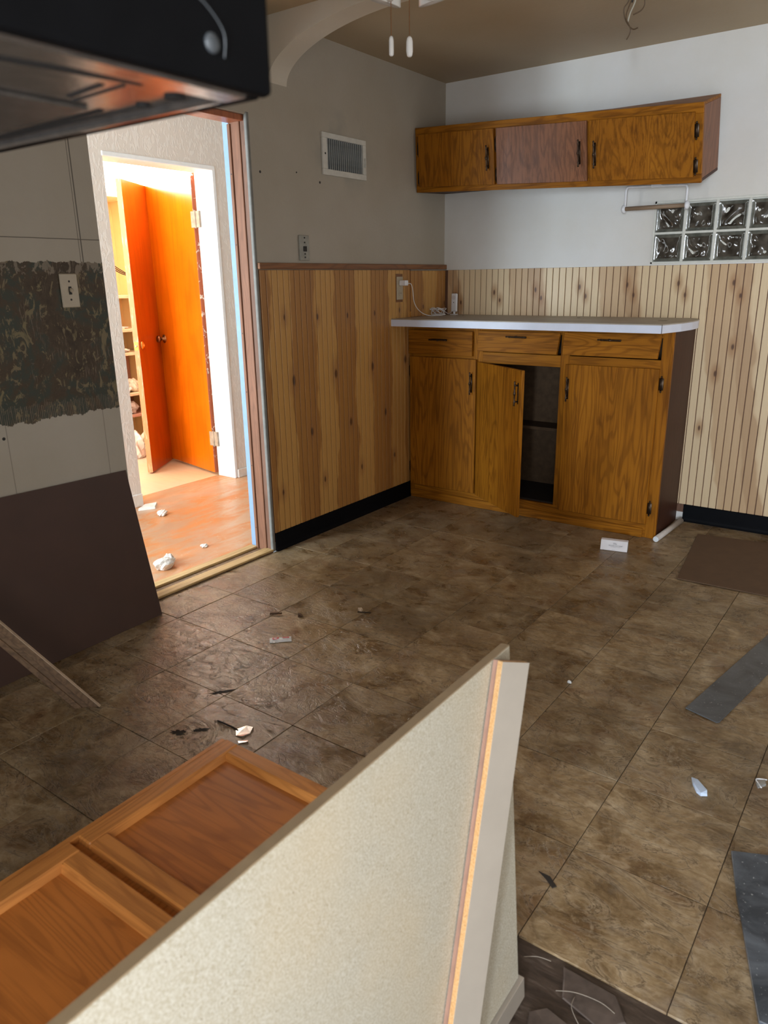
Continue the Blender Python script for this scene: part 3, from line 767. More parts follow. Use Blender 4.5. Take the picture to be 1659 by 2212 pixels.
# ---- base cabinet
YF = -0.392
bc = thing('base_cabinet', 'dark oak base cabinet under the white counter with its middle door ajar', 'cabinet', (0.79, -0.2, 0))
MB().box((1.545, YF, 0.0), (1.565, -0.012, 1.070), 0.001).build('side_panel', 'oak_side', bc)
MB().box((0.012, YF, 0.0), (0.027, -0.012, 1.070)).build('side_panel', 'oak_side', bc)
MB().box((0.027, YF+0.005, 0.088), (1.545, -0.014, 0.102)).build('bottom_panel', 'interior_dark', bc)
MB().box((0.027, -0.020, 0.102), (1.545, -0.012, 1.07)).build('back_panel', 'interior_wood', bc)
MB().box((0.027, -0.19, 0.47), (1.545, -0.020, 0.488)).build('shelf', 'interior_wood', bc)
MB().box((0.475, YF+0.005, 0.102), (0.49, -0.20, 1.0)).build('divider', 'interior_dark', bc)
def ff(lo, hi, mat): return MB().box((lo[0], YF-0.019, lo[1]), (hi[0], YF, hi[1]), 0.001).build('face_frame', mat, bc)
ff((0.010, 0.0), (0.040, 1.072), 'oak_z'); ff((0.452, 0.095), (0.512, 1.072), 'oak_z'); ff((0.985, 0.095), (1.035, 1.072), 'oak_z'); ff((1.512, 0.0), (1.566, 1.072), 'oak_z')
for a, b in ((0.040, 0.452), (0.512, 0.985), (1.035, 1.512)):
    ff((a, 0.870), (b, 0.932), 'oak_x'); ff((a, 1.040), (b, 1.072), 'oak_x')
ff((0.040, 0.0), (1.512, 0.095), 'oak_x')
MB().box((0.02, YF-0.030, 0.0), (1.50, YF-0.019, 0.05), 0.002).build('kick_board', 'oak_x', bc)
MB().box((0.512, -0.30, 0.932), (0.985, -0.29, 1.05)).build('drawer_box', 'interior_dark', bc)
YD = YF-0.019
def cab_door(x0, x1, z0, z1, hx, hz, hinges):
    d = MB().box((x0, YD-0.019, z0), (x1, YD, z1), 0.002).build('door', 'oak_z', bc)
    bar_handle(d, (hx, YD-0.019, hz), (0, 0, 1), (0, -1, 0))
    for (ax, az) in hinges: butt_hinge(d, (ax, YD-0.006, az), (0, 0, 1), (0, -1, 0))
    return d
cab_door(0.022, 0.480, 0.088, 0.888, 0.452, 0.752, ((0.020, 0.80), (0.020, 0.2)))
cab_door(1.022, 1.514, 0.078, 0.890, 1.042, 0.760, ((1.526, 0.815), (1.526, 0.165)))
# middle door swung open about its left edge
ang = math.radians(33.5); hx0 = 0.498
dx, dy = math.cos(ang), -math.sin(ang)
m = MB().obox((hx0, YD-0.001, 0.082), (dx*0.492, dy*0.492, 0), (math.sin(ang)*0.019*-1, -math.cos(ang)*0.019, 0), (0, 0, 0.795), 0.002)
dmid = m.build('door', 'oak_z', bc)
hn = V((-math.sin(ang), -math.cos(ang), 0)); hp = V((hx0, YD-0.001, 0.755))+V((dx, dy, 0))*0.462+hn*0.019
bar_handle(dmid, hp, (0, 0, 1), hn)
# drawers: first one shut, the other two hang tilted
def drawer(x0, x1, z0, z1, tilt, out, hz):
    dzz = z1-z0; a = math.radians(tilt)
    o = V((x0, YD-out, z1)); dn_ = V((0, -math.sin(a), -math.cos(a))); nn = V((0, -math.cos(a), math.sin(a)))
    sl = 0.010 if tilt else 0.0
    x = x1-x0
    m = MB().hexa([o+dn_*dzz, o+dn_*dzz+V((x-sl, 0, 0)), o+dn_*dzz+V((x-sl, 0, 0))+nn*0.019, o+dn_*dzz+nn*0.019, o, o+V((x, 0, 0)), o+V((x, 0, 0))+nn*0.019, o+nn*0.019], 0.0015)
    d = m.build('drawer', 'oak_x', bc)
    bar_handle(d, o+dn_*hz+V((x*0.5, 0, 0))+nn*0.019, (1, 0, 0), nn, 0.125)
drawer(0.012, 0.452, 0.905, 1.044, 0, 0.0, 0.052)
drawer(0.495, 0.985, 0.936, 1.050, 7, 0.006, 0.030)
drawer(1.008, 1.512, 0.938, 1.054, 7, 0.006, 0.034)
# bits inside the open cabinet
tag(recenter(MB().lump((0.935, -0.20, 0.121), 0.035, 0.020, 0.022, 5, 2, 0.5).build('crumpled_tissue', 'paper_blue'), (0.935, -0.20, 0.102)), 'pale blue crumpled tissue on the floor of the open base cabinet', 'tissue')
# ---- countertop
cp = [(0.009, -0.606), (1.556, -0.606), (1.598, -0.43), (1.612, -0.28), (1.610, -0.17), (1.596, -0.09), (1.570, -0.04), (1.535, -0.010), (0.009, -0.010)]
ct = MB().prism([(x, y, 1.112) for x, y in cp], (0, 0, 0.005))
counter = thing('countertop', 'white laminate countertop with a rounded end on the dark oak base cabinet', 'countertop', (0.79, -0.3, 1.075))
ct.build('top_sheet', 'laminate_top', counter)
MB().prism([(x, y, 1.075) for x, y in cp], (0, 0, 0.0368)).build('edge_band', 'laminate', counter)
MB().box((1.5555, -0.607, 1.075), (1.5575, -0.604, 1.1165)).build('seam', 'dark_detail', counter)
for (xx, yy, rx, ry) in ((0.17, -0.13, 0.006, 0.004), (0.235, -0.16, 0.009, 0.003), (0.98, -0.18, 0.012, 0.006), (1.47, -0.30, 0.03, 0.008)):
    MB().lump((xx, yy, 1.1172), rx, ry, 0.0012, int(xx*100), 1, 0.5).build('stain', 'grime', counter)

# ---- upper wall cabinet: left end fixed, right end tipping off the wall
ZB = 1.832; DEP = 0.305; HC = 0.338
def twist(p):
    th_ = math.radians(2.6+12.8*max(0, p.x)/1.6); y, z = p.y, p.z-ZB
    return (p.x, y*math.cos(th_)-z*math.sin(th_), ZB+z*math.cos(th_)+y*math.sin(th_))
def ub(lo, hi, name, mat, parent, bevel=0.0015, n=6):
    m = MB().box(lo, hi, bevel); m.cuts(0, n, lo[0], hi[0]) if hi[0]-lo[0] > 0.2 else None
    m.warp(twist)
    return m.build(name, mat, parent)
uc = thing('wall_cabinet', 'three-door oak wall cabinet sagging off the white wall above the counter', 'cabinet', (0.8, -0.1, 1.83))
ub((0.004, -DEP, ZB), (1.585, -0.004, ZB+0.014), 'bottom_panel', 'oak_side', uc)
ub((0.004, -DEP, ZB+HC-0.014), (1.585, -0.004, ZB+HC), 'top_panel', 'oak_x', uc)
ub((1.570, -DEP, ZB+0.014), (1.585, -0.004, ZB+HC-0.014), 'side_panel', 'oak_glare', uc)
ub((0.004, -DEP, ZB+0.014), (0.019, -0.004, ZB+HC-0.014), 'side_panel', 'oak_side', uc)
ub((0.019, -0.012, ZB+0.014), (1.570, -0.004, ZB+HC-0.014), 'back_panel', 'interior_wood', uc)
YU = -DEP-0.019
for lo, hi, mt in (((0.004, ZB), (1.590, ZB+0.040), 'oak_x'), ((0.004, ZB+HC-0.044), (1.590, ZB+HC), 'oak_x'), ((0.004, ZB+0.040), (0.045, ZB+HC-0.044), 'oak_z'), ((0.505, ZB+0.040), (0.555, ZB+HC-0.044), 'oak_z'), ((1.025, ZB+0.040), (1.075, ZB+HC-0.044), 'oak_z'), ((1.545, ZB+0.040), (1.590, ZB+HC-0.044), 'oak_z')):
    ub((lo[0], YU, lo[1]), (hi[0], -DEP, hi[1]), 'face_frame', mt, uc)
ud = []
for x0, x1, mt in ((0.034, 0.522, 'oak_z'), (0.536, 1.042, 'oak_glare'), (1.056, 1.556, 'oak_z')):
    ud.append(ub((x0, YU-0.018, ZB+0.028), (x1, YU, ZB+HC-0.036), 'door', mt, uc))
def uhandle(d, x, z, L=0.125):
    p = V((x, YU-0.018, z)); a = V(twist(p+V((0, 0, 0.01))))-V(twist(p)); n = V(twist(p+V((0, -0.01, 0))))-V(twist(p))
    bar_handle(d, twist(p), a, n, L)
def uhinge(d, x, z):
    p = V((x, YU-0.008, z)); a = V(twist(p+V((0, 0, 0.01))))-V(twist(p)); n = V(twist(p+V((0, -0.01, 0))))-V(twist(p))
    butt_hinge(d, twist(p), a, n, 0.055)
uhandle(ud[0], 0.487, ZB+0.160); uhandle(ud[1], 1.006, ZB+0.160); uhandle(ud[2], 1.086, ZB+0.150)
for d, x in ((ud[0], 0.032), (ud[1], 0.534), (ud[2], 1.565)):
    for z in (ZB+0.075, ZB+0.225): uhinge(d, x, z)
# ---- paper towel holder
ph_ = thing('paper_towel_holder', 'white wire paper towel holder with a bare wooden rod under the wall cabinet', 'towel holder', (1.31, -0.09, 1.67))
yb = -0.085; xl, xr, zr, zt_ = 1.160, 1.470, 1.672, 1.778
fr_ = [(xl, yb, zr-0.02), (xl, yb, zt_-0.016), (xl+0.005, yb, zt_-0.004), (xl+0.016, yb, zt_), (xr-0.016, yb, zt_-0.012), (xr-0.005, yb, zt_-0.016), (xr, yb, zt_-0.028), (xr, yb, zr-0.02)]
MB().tube(fr_, 0.0062, 8).build('wire_frame', 'white_plastic', ph_, True)
for x_, s in ((xl, -1), (xr, 1)):
    MB().lathe((x_-0.004*s, yb, zr), (s, 0, 0), [(0, 0.006), (0.002, 0.019), (0.008, 0.022), (0.016, 0.019), (0.021, 0.010), (0.023, 0.001)], 18).build('end_cap', 'white_plastic', ph_, True)
MB().cyl((xl+0.003, yb, zr), (xr-0.003, yb, zr), 0.0105, seg=14).build('rod', 'rod_wood', ph_, True)
MB().box((1.29, yb-0.010, zt_-0.012), (1.34, yb+0.012, zt_+0.034), 0.002).build('mount', 'white_plastic', ph_)

# ---- air vent
vt = thing('air_vent', 'white louvered air vent high on the bare wall beside the doorway', 'vent', (0.0, -0.994, 1.935))
y0, y1, z0, z1 = -1.172, -0.818, 1.838, 2.031; iy0, iy1, iz0, iz1 = -1.136, -0.844, 1.866, 2.006
for lo, hi in (((y0, z0), (y1, iz0)), ((y0, iz1), (y1, z1)), ((y0, iz0), (iy0, iz1)), ((iy1, iz0), (y1, iz1))):
    MB().box((0.0, lo[0], lo[1]), (0.012, hi[0], hi[1]), 0.002).build('frame', 'vent_white', vt)
MB().box((0.0, iy0, iz0), (0.002, iy1, iz1)).build('duct', 'vent_dark', vt)
ns = 18; sp = (iy1-iy0)/ns; ps = None
for i in range(ns):
    yc = iy0+sp*(i+0.5)
    if ps is None:
        ps = MB().obox((0.002, yc-0.003, iz0), (0.007, -0.001, 0), (0.0004, 0.0034, 0), (0, 0, iz1-iz0)).build('slat', 'vent_slat', vt); first = yc
    else: place(ps, 'slat', (0, yc-first, 0), vt)
for yc in (-1.154, -0.830):
    MB().lathe((0.012, yc, 1.935), (1, 0, 0), [(0, 0.005), (0.002, 0.004)], 10).build('screw', 'dark_detail', vt)
MB().box((0.012, -0.835, 1.90), (0.020, -0.829, 1.945), 0.001).build('lever', 'vent_white', vt)
# ---- bare wall bracket plate
bp = thing('phone_wall_plate', 'small grey metal phone plate on the wall above the chair rail', 'wall plate', (0.0, -1.338, 1.49))
MB().box((0, -1.372, 1.432), (0.012, -1.302, 1.549), 0.002).build('plate', 'plate_grey', bp)
MB().box((0.012, -1.349, 1.474), (0.016, -1.325, 1.498), 0.001).build('jack', 'dark_detail', bp)
for zz in (1.446, 1.462, 1.515, 1.537):
    MB().box((0.012, -1.341, zz-0.003), (0.0135, -1.333, zz+0.004)).build('slot', 'dark_detail', bp)
# ---- light switch on the stripped wall
ls = thing('light_switch', 'cream light switch plate on the stripped green and brown wall', 'switch', (0.0, -2.63, 1.315))
MB().box((0, -2.665, 1.256), (0.008, -2.595, 1.375), 0.003).build('plate', 'almond_plastic', ls)
MB().box((0.008, -2.636, 1.302), (0.0088, -2.624, 1.330)).build('slot', 'dark_detail', ls)
MB().obox((0.008, -2.634, 1.314), (0.012, 0, -0.005), (0, 0.008, 0), (0.003, 0, 0.011), 0.001).build('toggle', 'almond_plastic', ls)
for zz in (1.284, 1.348): MB().lathe((0.008, -2.63, zz), (1, 0, 0), [(0, 0.004), (0.0015, 0.003)], 8).build('screw', 'dark_detail', ls)
# ---- outlet in the wainscot
ol = thing('wall_outlet', 'cream wall outlet set in the pine wainscot beside the counter', 'outlet', (0.0, -0.52, 1.285))
MB().box((0.008, -0.556, 1.208), (0.0105, -0.486, 1.366)).build('cutout', 'rail_wood', ol)
MB().box((0.010, -0.552, 1.221), (0.017, -0.489, 1.351), 0.003).build('plate', 'almond_plastic', ol)
for zz in (1.258, 1.312):
    MB().lathe((0.017, -0.52, zz), (1, 0, 0), [(0, 0.016), (0.002, 0.0155)], 16).build('socket', 'almond_plastic', ol)
    for yy in (-0.526, -0.514): MB().box((0.019, yy-0.001, zz-0.004), (0.0193, yy+0.001, zz+0.005)).build('slot', 'dark_detail', ol)
# ---- power adapter, cord and little camera on the counter
pa = thing('power_adapter', 'white power adapter plugged into the outlet with a long white cord', 'adapter', (0.019, -0.515, 1.31))
MB().box((0.0195, -0.534, 1.300), (0.062, -0.500, 1.330), 0.004, 2).build('body', 'white_plastic', pa)
def smooth_path(pts, n=6):
    out = []
    P = [V(p) for p in pts]
    for i in range(len(P)-1):
        p0, p1, p2, p3 = P[max(i-1, 0)], P[i], P[i+1], P[min(i+2, len(P)-1)]
        for k in range(n):
            t = k/n
            out.append(0.5*((2*p1)+(-p0+p2)*t+(2*p0-5*p1+4*p2-p3)*t*t+(-p0+3*p1-3*p2+p3)*t*t*t))
    return out+[P[-1]]
CT = 1.117+0.0025
path = [(0.058, -0.510, 1.312), (0.070, -0.485, 1.308), (0.072, -0.470, 1.27), (0.070, -0.455, 1.21), (0.074, -0.42, 1.165), (0.085, -0.37, 1.135), (0.095, -0.31, CT+0.003), (0.105, -0.25, CT+0.002), (0.115, -0.20, CT+0.003)]
rr = random.Random(5); cx, cyy = 0.062, -0.175
for k in range(46):
    a = k*0.82; r_ = 0.036+0.014*math.sin(k*1.7)
    path.append((cx+r_*math.cos(a)+rr.uniform(-.006, .006), cyy+0.9*r_*math.sin(a)+rr.uniform(-.006, .006), max(CT+0.003, CT+0.020+0.022*math.sin(a*0.5+k*0.31)+0.005*math.sin(k*2.1))))
path += [(0.085, -0.11, CT+0.012), (0.075, -0.07, CT+0.004), (0.088, -0.06, CT+0.010), (0.094, -0.065, CT+0.02)]
MB().tube(smooth_path(path, 5), 0.0021, 6).build('cord', 'white_plastic', pa, True)
wc = thing('security_camera', 'small white upright camera on a stand against the pine wainscot', 'camera', (0.118, -0.075, 1.117))
MB().box((0.099, -0.095, 1.117), (0.139, -0.055, 1.122), 0.002).build('base', 'white_plastic', wc)
MB().cyl((0.119, -0.072, 1.122), (0.119, -0.070, 1.140), 0.007, seg=12).build('stem', 'white_plastic', wc, True)
MB().obox((0.098, -0.078, 1.137), (0.040, -0.004, 0), (0.0015, 0.016, -0.002), (-0.001, 0.006, 0.110), 0.005, 2).build('body', 'white_plastic', wc)
MB().lathe((0.118, -0.0785, 1.222), (-0.05, -1, 0.05), [(0, 0.013), (0.0015, 0.0125)], 16).build('lens', 'card_white', wc)
MB().lathe((0.118, -0.079, 1.192), (-0.05, -1, 0.05), [(0, 0.003), (0.0015, 0.0025)], 10).build('sensor', 'dark_detail', wc)

# ---- loose wires at the dinette ceiling
ew = thing('ceiling_wires', 'loose electrical wires hanging from a box in the tan ceiling', 'wires', (1.40, -0.90, 2.44))
MB().lathe((1.40, -0.90, 2.44), (0, 0, -1), [(0, 0.05), (0.004, 0.05), (0.004, 0.046)], 20).build('box_rim', 'dark_detail', ew)
def wire(pts, mat, r=0.0024):
    MB().tube(smooth_path([(x, -0.90+dy, z) for x, dy, z in pts], 6), r, 6).build('wire', mat, ew, True)
wire([(1.40, 0, 2.435), (1.393, 0, 2.382), (1.373, .005, 2.356), (1.381, .01, 2.316), (1.410, .01, 2.281), (1.436, .0, 2.278)], 'wire_copper')
wire([(1.41, 0, 2.435), (1.402, 0, 2.380), (1.389, -.01, 2.323), (1.411, -.01, 2.273), (1.394, 0, 2.244)], 'wire_copper')
wire([(1.43, 0, 2.435), (1.456, 0, 2.370), (1.444, .01, 2.342), (1.410, .01, 2.330)], 'wire_copper')
wire([(1.42, .01, 2.435), (1.415, .01, 2.378), (1.397, .01, 2.336), (1.390, .01, 2.307)], 'wire_pale', 0.0032)
wire([(1.40, .01, 2.435), (1.408, .01, 2.40), (1.400, .01, 2.375)], 'dark_detail', 0.005)

# ---- ceiling fan in the kitchen (mostly above the frame)
FX, FY = 1.368, -2.430
fan = thing('ceiling_fan', 'white ceiling fan with glass shades and two pull chains', 'fan', (FX, FY, 2.44))
MB().lathe((FX, FY, 2.44), (0, 0, -1), [(0, 0.075), (0.03, 0.07), (0.06, 0.035), (0.08, 0.03), (0.082, 0.11), (0.10, 0.125), (0.15, 0.125), (0.17, 0.10), (0.19, 0.06), (0.27, 0.055), (0.31, 0.045), (0.32, 0.01)], 28).build('motor_housing', 'white_gloss', fan, True)
for k in range(5):
    a = math.radians(20+72*k); dr = V((math.cos(a), math.sin(a), 0)); tr = V((-math.sin(a), math.cos(a), 0.12))
    MB().obox(V((FX, FY, 2.315))+dr*0.16-tr*0.055, dr*0.34, tr*0.11, V((0, 0, 0.006)), 0.002).build('blade', 'white_gloss', fan)
    MB().obox(V((FX, FY, 2.318))+dr*0.10-tr*0.015, dr*0.09, tr*0.03, V((0, 0, 0.005))).build('blade_bracket', 'white_gloss', fan)
camdir = V((2.5915-FX, -4.2613-FY, 0)).normalized(); side = V((-camdir.y, camdir.x, 0))
for sgn, fw in ((1, 0.06), (-1, 0.06), (0.6, -0.10), (-0.6, -0.10)):
    dr = (side*sgn*0.9+camdir*fw*4).normalized()
    b0 = V((FX, FY, 2.150))+dr*0.05
    ax = (dr*0.35+V((0, 0, -1))).normalized()
    MB().lathe(b0, ax, [(0, 0.016), (0.02, 0.022), (0.05, 0.034), (0.09, 0.042), (0.125, 0.052), (0.127, 0.049), (0.124, 0.040)], 22).build('lamp_shade', 'milk_glass', fan, True)
for (dx_, zb_, lean) in ((-0.048, 1.892, 0), (-0.001, 1.890, 1)):
    c = V((FX, FY, 0))-side*dx_*-1
    top = V((c.x, c.y, 2.13)); bot = V((c.x, c.y, zb_+0.046))
    ch = MB().tube([top, (top+bot)/2, bot], 0.0011, 6).build('pull_chain', 'old_bronze', fan)
    pr = [(0, 0.002), (0.003, 0.005), (0.010, 0.0062), (0.034, 0.0065), (0.043, 0.006), (0.046, 0.003)] if not lean else [(0, 0.003), (0.004, 0.0065), (0.012, 0.0085), (0.034, 0.0088), (0.044, 0.007), (0.047, 0.004)]
    MB().lathe(bot, (0, 0, -1), pr, 14).build('pull', 'white_gloss', ch, True)

# ---- black range hood close to the camera and the cabinet it hangs from
HXF, HYR, HZ = 2.192, -3.834, 1.46
hood = thing('range_hood', 'black range hood with a shiny underside seen from below', 'range hood', (1.96, -4.2, 1.46))
MB().box((HXF-0.012, -4.60, HZ+0.001), (HXF, HYR, 1.61), 0.004, 2).build('front_panel', 'black_enamel', hood)
MB().box((1.73, HYR-0.012, HZ+0.001), (HXF-0.012, HYR, 1.61), 0.002).build('side_panel', 'black_enamel', hood)
MB().box((1.73, -4.60, HZ+0.001), (HXF-0.012, -4.588, 1.61), 0.002).build('side_panel', 'black_enamel', hood)
MB().box((1.73, -4.60, 1.61), (HXF, HYR, 1.622), 0.002).build('top_panel', 'black_enamel', hood)
# underside: rim of four strips, recessed pan, filter, slots and holes
for lo, hi in (((HXF-0.036, -4.588), (HXF-0.012, HYR-0.012)), ((1.73, HYR-0.019), (HXF-0.036, HYR-0.012)), ((1.73, -4.588), (HXF-0.036, -4.57))):
    MB().box((lo[0], lo[1], HZ), (hi[0], hi[1], HZ+0.010), 0.002).build('rim', 'hood_under', hood)
MB().box((1.74, -4.57, HZ+0.006), (HXF-0.037, HYR-0.020, HZ+0.012), 0.001).build('pan', 'hood_under', hood)
def slot(a, b, wdt, name='slot', mat='hole_black', z=HZ+0.0052):
    a, b = V((*a, z)), V((*b, z)); d = (b-a); n = V((-d.y, d.x, 0)).normalized()*wdt
    MB().obox(a-n/2, d, n, V((0, 0, 0.002))).build(name, mat, hood)
slot((2.105, -4.10), (2.137, -3.901), 0.008); slot((2.068, -3.912), (2.115, -3.917), 0.004); slot((2.058, -3.902), (2.124, -3.906), 0.002)
slot((1.84, -3.861), (2.047, -3.871), 0.005); slot((1.80, -3.8585), (2.078, -3.8615), 0.002)
MB().box((1.78, -4.50, HZ+0.003), (2.052, -3.884, HZ+0.0065), 0.002).build('grease_filter', 'hood_filter', hood)
MB().lathe((2.086, -3.862, HZ+0.0055), (0, 0, -1), [(0, 0.0055), (0.001, 0.0055)], 16).build('hole', 'hole_black', hood)
MB().lathe((2.124, -3.864, HZ+0.0055), (0, 0, -1), [(0, 0.0075), (0.001, 0.0075)], 16).build('hole', 'hole_black', hood)
MB().lathe((HXF, -3.888, 1.483), (1, 0, 0), [(0, 0.0062), (0.0015, 0.0058), (0.0025, 0.003)], 16).build('button', 'button_clear', hood, True)
MB().tube(smooth_path([(HXF+0.001, -3.905, 1.508), (HXF+0.003, -3.893, 1.502), (HXF+0.003, -3.880, 1.490), (HXF+0.001, -3.879, 1.476)], 5), 0.0005, 6).build('scratch_bead', 'button_clear', hood, True)
hc = thing('hanging_cabinet', 'oak cabinet hanging from the ceiling above the black range hood', 'cabinet', (1.9, -4.2, 1.63))
MB().box((1.74, -4.59, 1.625), (2.05, -3.845, 2.438), 0.002).build('body', 'oak_side', hc)
for a, b in ((-4.585, -4.222), (-4.212, -3.85)):
    d = MB().box((2.05, a, 1.635), (2.069, b, 2.42), 0.002).build('door', 'oak_z', hc)

# ================================================================== LOOSE THINGS
# ---- oak-door cabinet lying on its back
lc = thing('lying_cabinet', 'honey oak two-door kitchen cabinet lying on its back on the floor', 'cabinet', (1.7, -3.65, 0))
LX0, LX1, LY0, LY1, LZ = 1.372, 2.035, -4.052, -3.250, 0.281
MB().box((LX0, LY0, 0.0), (LX1, LY1, LZ-0.019), 0.002).build('body', 'melamine', lc)
MB().box((1.364, LY0-0.004, LZ-0.019), (LX1, -3.2465, LZ-0.001), 0.002).build('face_frame', 'honey_y', lc)
MB().box((1.364, LY0-0.004, LZ-0.001), (1.379, -3.2465, LZ+0.015), 0.002).build('face_edge', 'honey_y', lc)
for ya, yb_ in ((-3.640, -3.246), (-4.056, -3.659)):
    d = bpy.data.objects.new('door', None); COL.objects.link(d); d.parent = lc; d.empty_display_size = 0.05
    xa, xb, fw = 1.380, 2.034, 0.040
    zt, zb_ = 0.300, LZ-0.001
    d.location = V(((xa+xb)/2, (ya+yb_)/2, zb_))-parent_origin(lc)
    for lo, hi, mt, nm in (((xa, ya), (xa+fw, yb_), 'honey_y', 'rail'), ((xb-fw, ya), (xb, yb_), 'honey_y', 'rail'), ((xa+fw, yb_-fw), (xb-fw, yb_), 'honey_x', 'stile'), ((xa+fw, ya), (xb-fw, ya+fw), 'honey_x', 'stile')):
        MB().box((lo[0], lo[1], zb_), (hi[0], hi[1], zt), 0.003).build(nm, mt, d)
    # sloped moulding round the recessed panel and the panel itself
    ia, ib, ja, jb, q = xa+fw, xb-fw, ya+fw, yb_-fw, 0.008
    zl = zt-0.0145
    for A, B, C, D, mt in (((ia, ja), (ib, ja), (ib-q, ja+q), (ia+q, ja+q), 'honey_x'), ((ib, jb), (ia, jb), (ia+q, jb-q), (ib-q, jb-q), 'honey_x'), ((ia, jb), (ia, ja), (ia+q, ja+q), (ia+q, jb-q), 'honey_y'), ((ib, ja), (ib, jb), (ib-q, jb-q), (ib-q, ja+q), 'honey_y')):
        m = MB(); m.hexa([(*A, zb_), (*B, zb_), (*C, zb_), (*D, zb_), (*A, zt-0.003), (*B, zt-0.003), (*C, zl), (*D, zl)]); m.build('moulding', mt, d)
    MB().box((ia+q-0.001, ja+q-0.001, zb_), (ib-q+0.001, jb-q+0.001, zl-0.0008)).build('panel', 'honey_panel', d)
# ---- particleboard cabinet side in the foreground
pc = thing('particleboard_panel', 'pale speckled particleboard cabinet side standing on edge with a loose batten', 'panel', (2.12, -3.7, 0))
B0 = V((2.1435, -3.227, 0.05)); T0 = V((2.0975, -3.227, 0.747)); run = V((0, -1.0, 0))
nv = V((T0-B0)).cross(V((0, 1, 0))).normalized()      # points to -x
if nv.x > 0: nv = -nv
MB().obox(B0, run, T0-B0-V((0, 0, 0)), nv*0.016, 0.0012).build('panel', 'particleboard', pc)
top_d = (T0-B0).normalized()
MB().obox(T0+V((0, 0.0, 0)), run, nv*0.016, top_d*0.0022, 0.0008).build('edge_band', 'brown_edging', pc)
MB().obox(V((2.1545, -3.218, 0.0)), run, V((-0.003, 0, 0.0475)), V((-0.020, 0, 0)), 0.001).build('base_rail', 'melamine', pc)
# loose batten, slightly twisted off the panel
Pb = V((2.118, -3.291, 0.752)); db = V((0.0609, -0.3500, -0.9348)).normalized(); wv = V((0.0230, 0.0490, -0.0170)); nb = V((-0.912, 0.362, -0.195)).normalized()
bt = MB().obox(Pb+nb*0.0012, db*0.745, wv, nb*0.0125, 0.0008).build('batten_core', 'raw_edge', pc)
MB().obox(Pb, db*0.745, wv, nb*0.0012).build('batten_face', 'melamine', bt)
MB().obox(Pb+nb*0.0155-wv*0.10, db*0.745, wv*1.0, nb*0.0022).build('batten_backing', 'hardboard_pink', bt)
# ---- dark hardboard sheet leaning on the left wall
t1 = V((0.010, -2.492, 0.612)); t2 = V((0.010, -3.50, 0.632)); b1 = V((0.136, -2.487, 0.001)); b2 = V((0.160, -3.50, 0.001))
hb = MB(); nn = V((-0.006, 0, -0.0012))
hb.hexa([b1, t1, t2, b2, b1+nn, t1+nn, t2+nn, b2+nn])
tag(recenter(hb.build('hardboard_sheet', 'hardboard'), (0.08, -2.99, 0)), 'large plain dark brown board leaning against the stripped wall', 'board')
# ---- old trim board leaning on top of it
axs = V((-0.614, -0.354, 0.705)).normalized(); fo = V((0.562, -3.070, 0.0)); wv2 = V((-0.058, -0.056, 0.0)); tn = axs.cross(wv2).normalized()
if tn.z > 0: tn = -tn
tb = thing('trim_board', 'old stained wooden trim board leaning from the floor towards the brown board', 'board', (0.53, -3.1, 0))
ln_ = 0.80
for (a, b, t_, mt) in ((0.0, 0.035, 0.018, 'pale_crumb'), (0.035, 0.40, 0.014, 'old_trim'), (0.40, 0.70, 0.010, 'old_trim'), (0.70, 1.0, 0.014, 'old_trim')):  # pale first strip: light along the upper edge put into colour
    MB().obox(fo+wv2*a-tn*t_+V((0, 0, 0.012)), axs*ln_, wv2*(b-a), tn*t_, 0.001).build('moulding_strip' if t_ != 0.018 else 'lit_edge', mt, tb)
# ---- things on the dinette floor
sb = thing('soap_box', 'small white printed carton on the floor in front of the base cabinet', 'carton', (1.445, -0.69, 0))
A = V((1.383, -0.719, 0.001)); Bx = V((1.512, -0.691, 0.001)); dl = Bx-A; bk = V((-dl.y, dl.x, 0)).normalized()
pf = [(0, 0.0), (0.016, 0.050), (0.040, 0.052), (0.054, 0.016), (0.042, 0)]
MB().prism([A+bk*p+V((0, 0, q)) for p, q in pf], dl, 0.001).build('carton', 'card_white', sb)
MB().prism([A+dl*1.002+bk*p+V((0, 0, q)) for p, q in ((0.004, 0.004), (0.018, 0.046), (0.036, 0.046), (0.048, 0.016), (0.040, 0.004))], dl.normalized()*0.0006).build('end_flap', 'plate_grey', sb)
def text(body, size, p, xdir, zdir, mat, parent):
    cu = bpy.data.curves.new('print', 'FONT'); cu.body = body; cu.size = size; cu.align_x = 'CENTER'; cu.align_y = 'CENTER'; cu.extrude = 0.0001; cu.resolution_u = 2
    tmp = bpy.data.objects.new('print', cu); COL.objects.link(tmp)
    dg = bpy.context.evaluated_depsgraph_get(); me = bpy.data.meshes.new_from_object(tmp.evaluated_get(dg))
    bpy.data.objects.remove(tmp)
    o = bpy.data.objects.new('print', me); COL.objects.link(o); o.parent = parent
    xd, yd = V(xdir).normalized(), V(zdir).normalized(); zd = xd.cross(yd)
    q = V(p)-parent_origin(parent)
    mx = Matrix(((xd.x, yd.x, zd.x, q.x), (xd.y, yd.y, zd.y, q.y), (xd.z, yd.z, zd.z, q.z), (0, 0, 0, 1)))
    o.matrix_local = mx; me.materials.clear(); me.materials.append(M[mat])
    return o
upf = (bk*0.016+V((0, 0, 0.05))).normalized(); nf = dl.normalized().cross(upf)
def onface(u, v): return A+dl*u+upf*0.0525*v+nf*0.0006
text('Oka', 0.011, onface(0.53, 0.70), dl, upf, 'ink', sb)
text('ROUGE CLAY SOAP', 0.0076, onface(0.56, 0.50), dl, upf, 'ink', sb)
text('natural cleansing bar for all skin types', 0.0032, onface(0.56, 0.38), dl, upf, 'ink', sb)
text('net wt 4 oz', 0.003, onface(0.5, 0.13), dl, upf, 'plate_grey', sb)
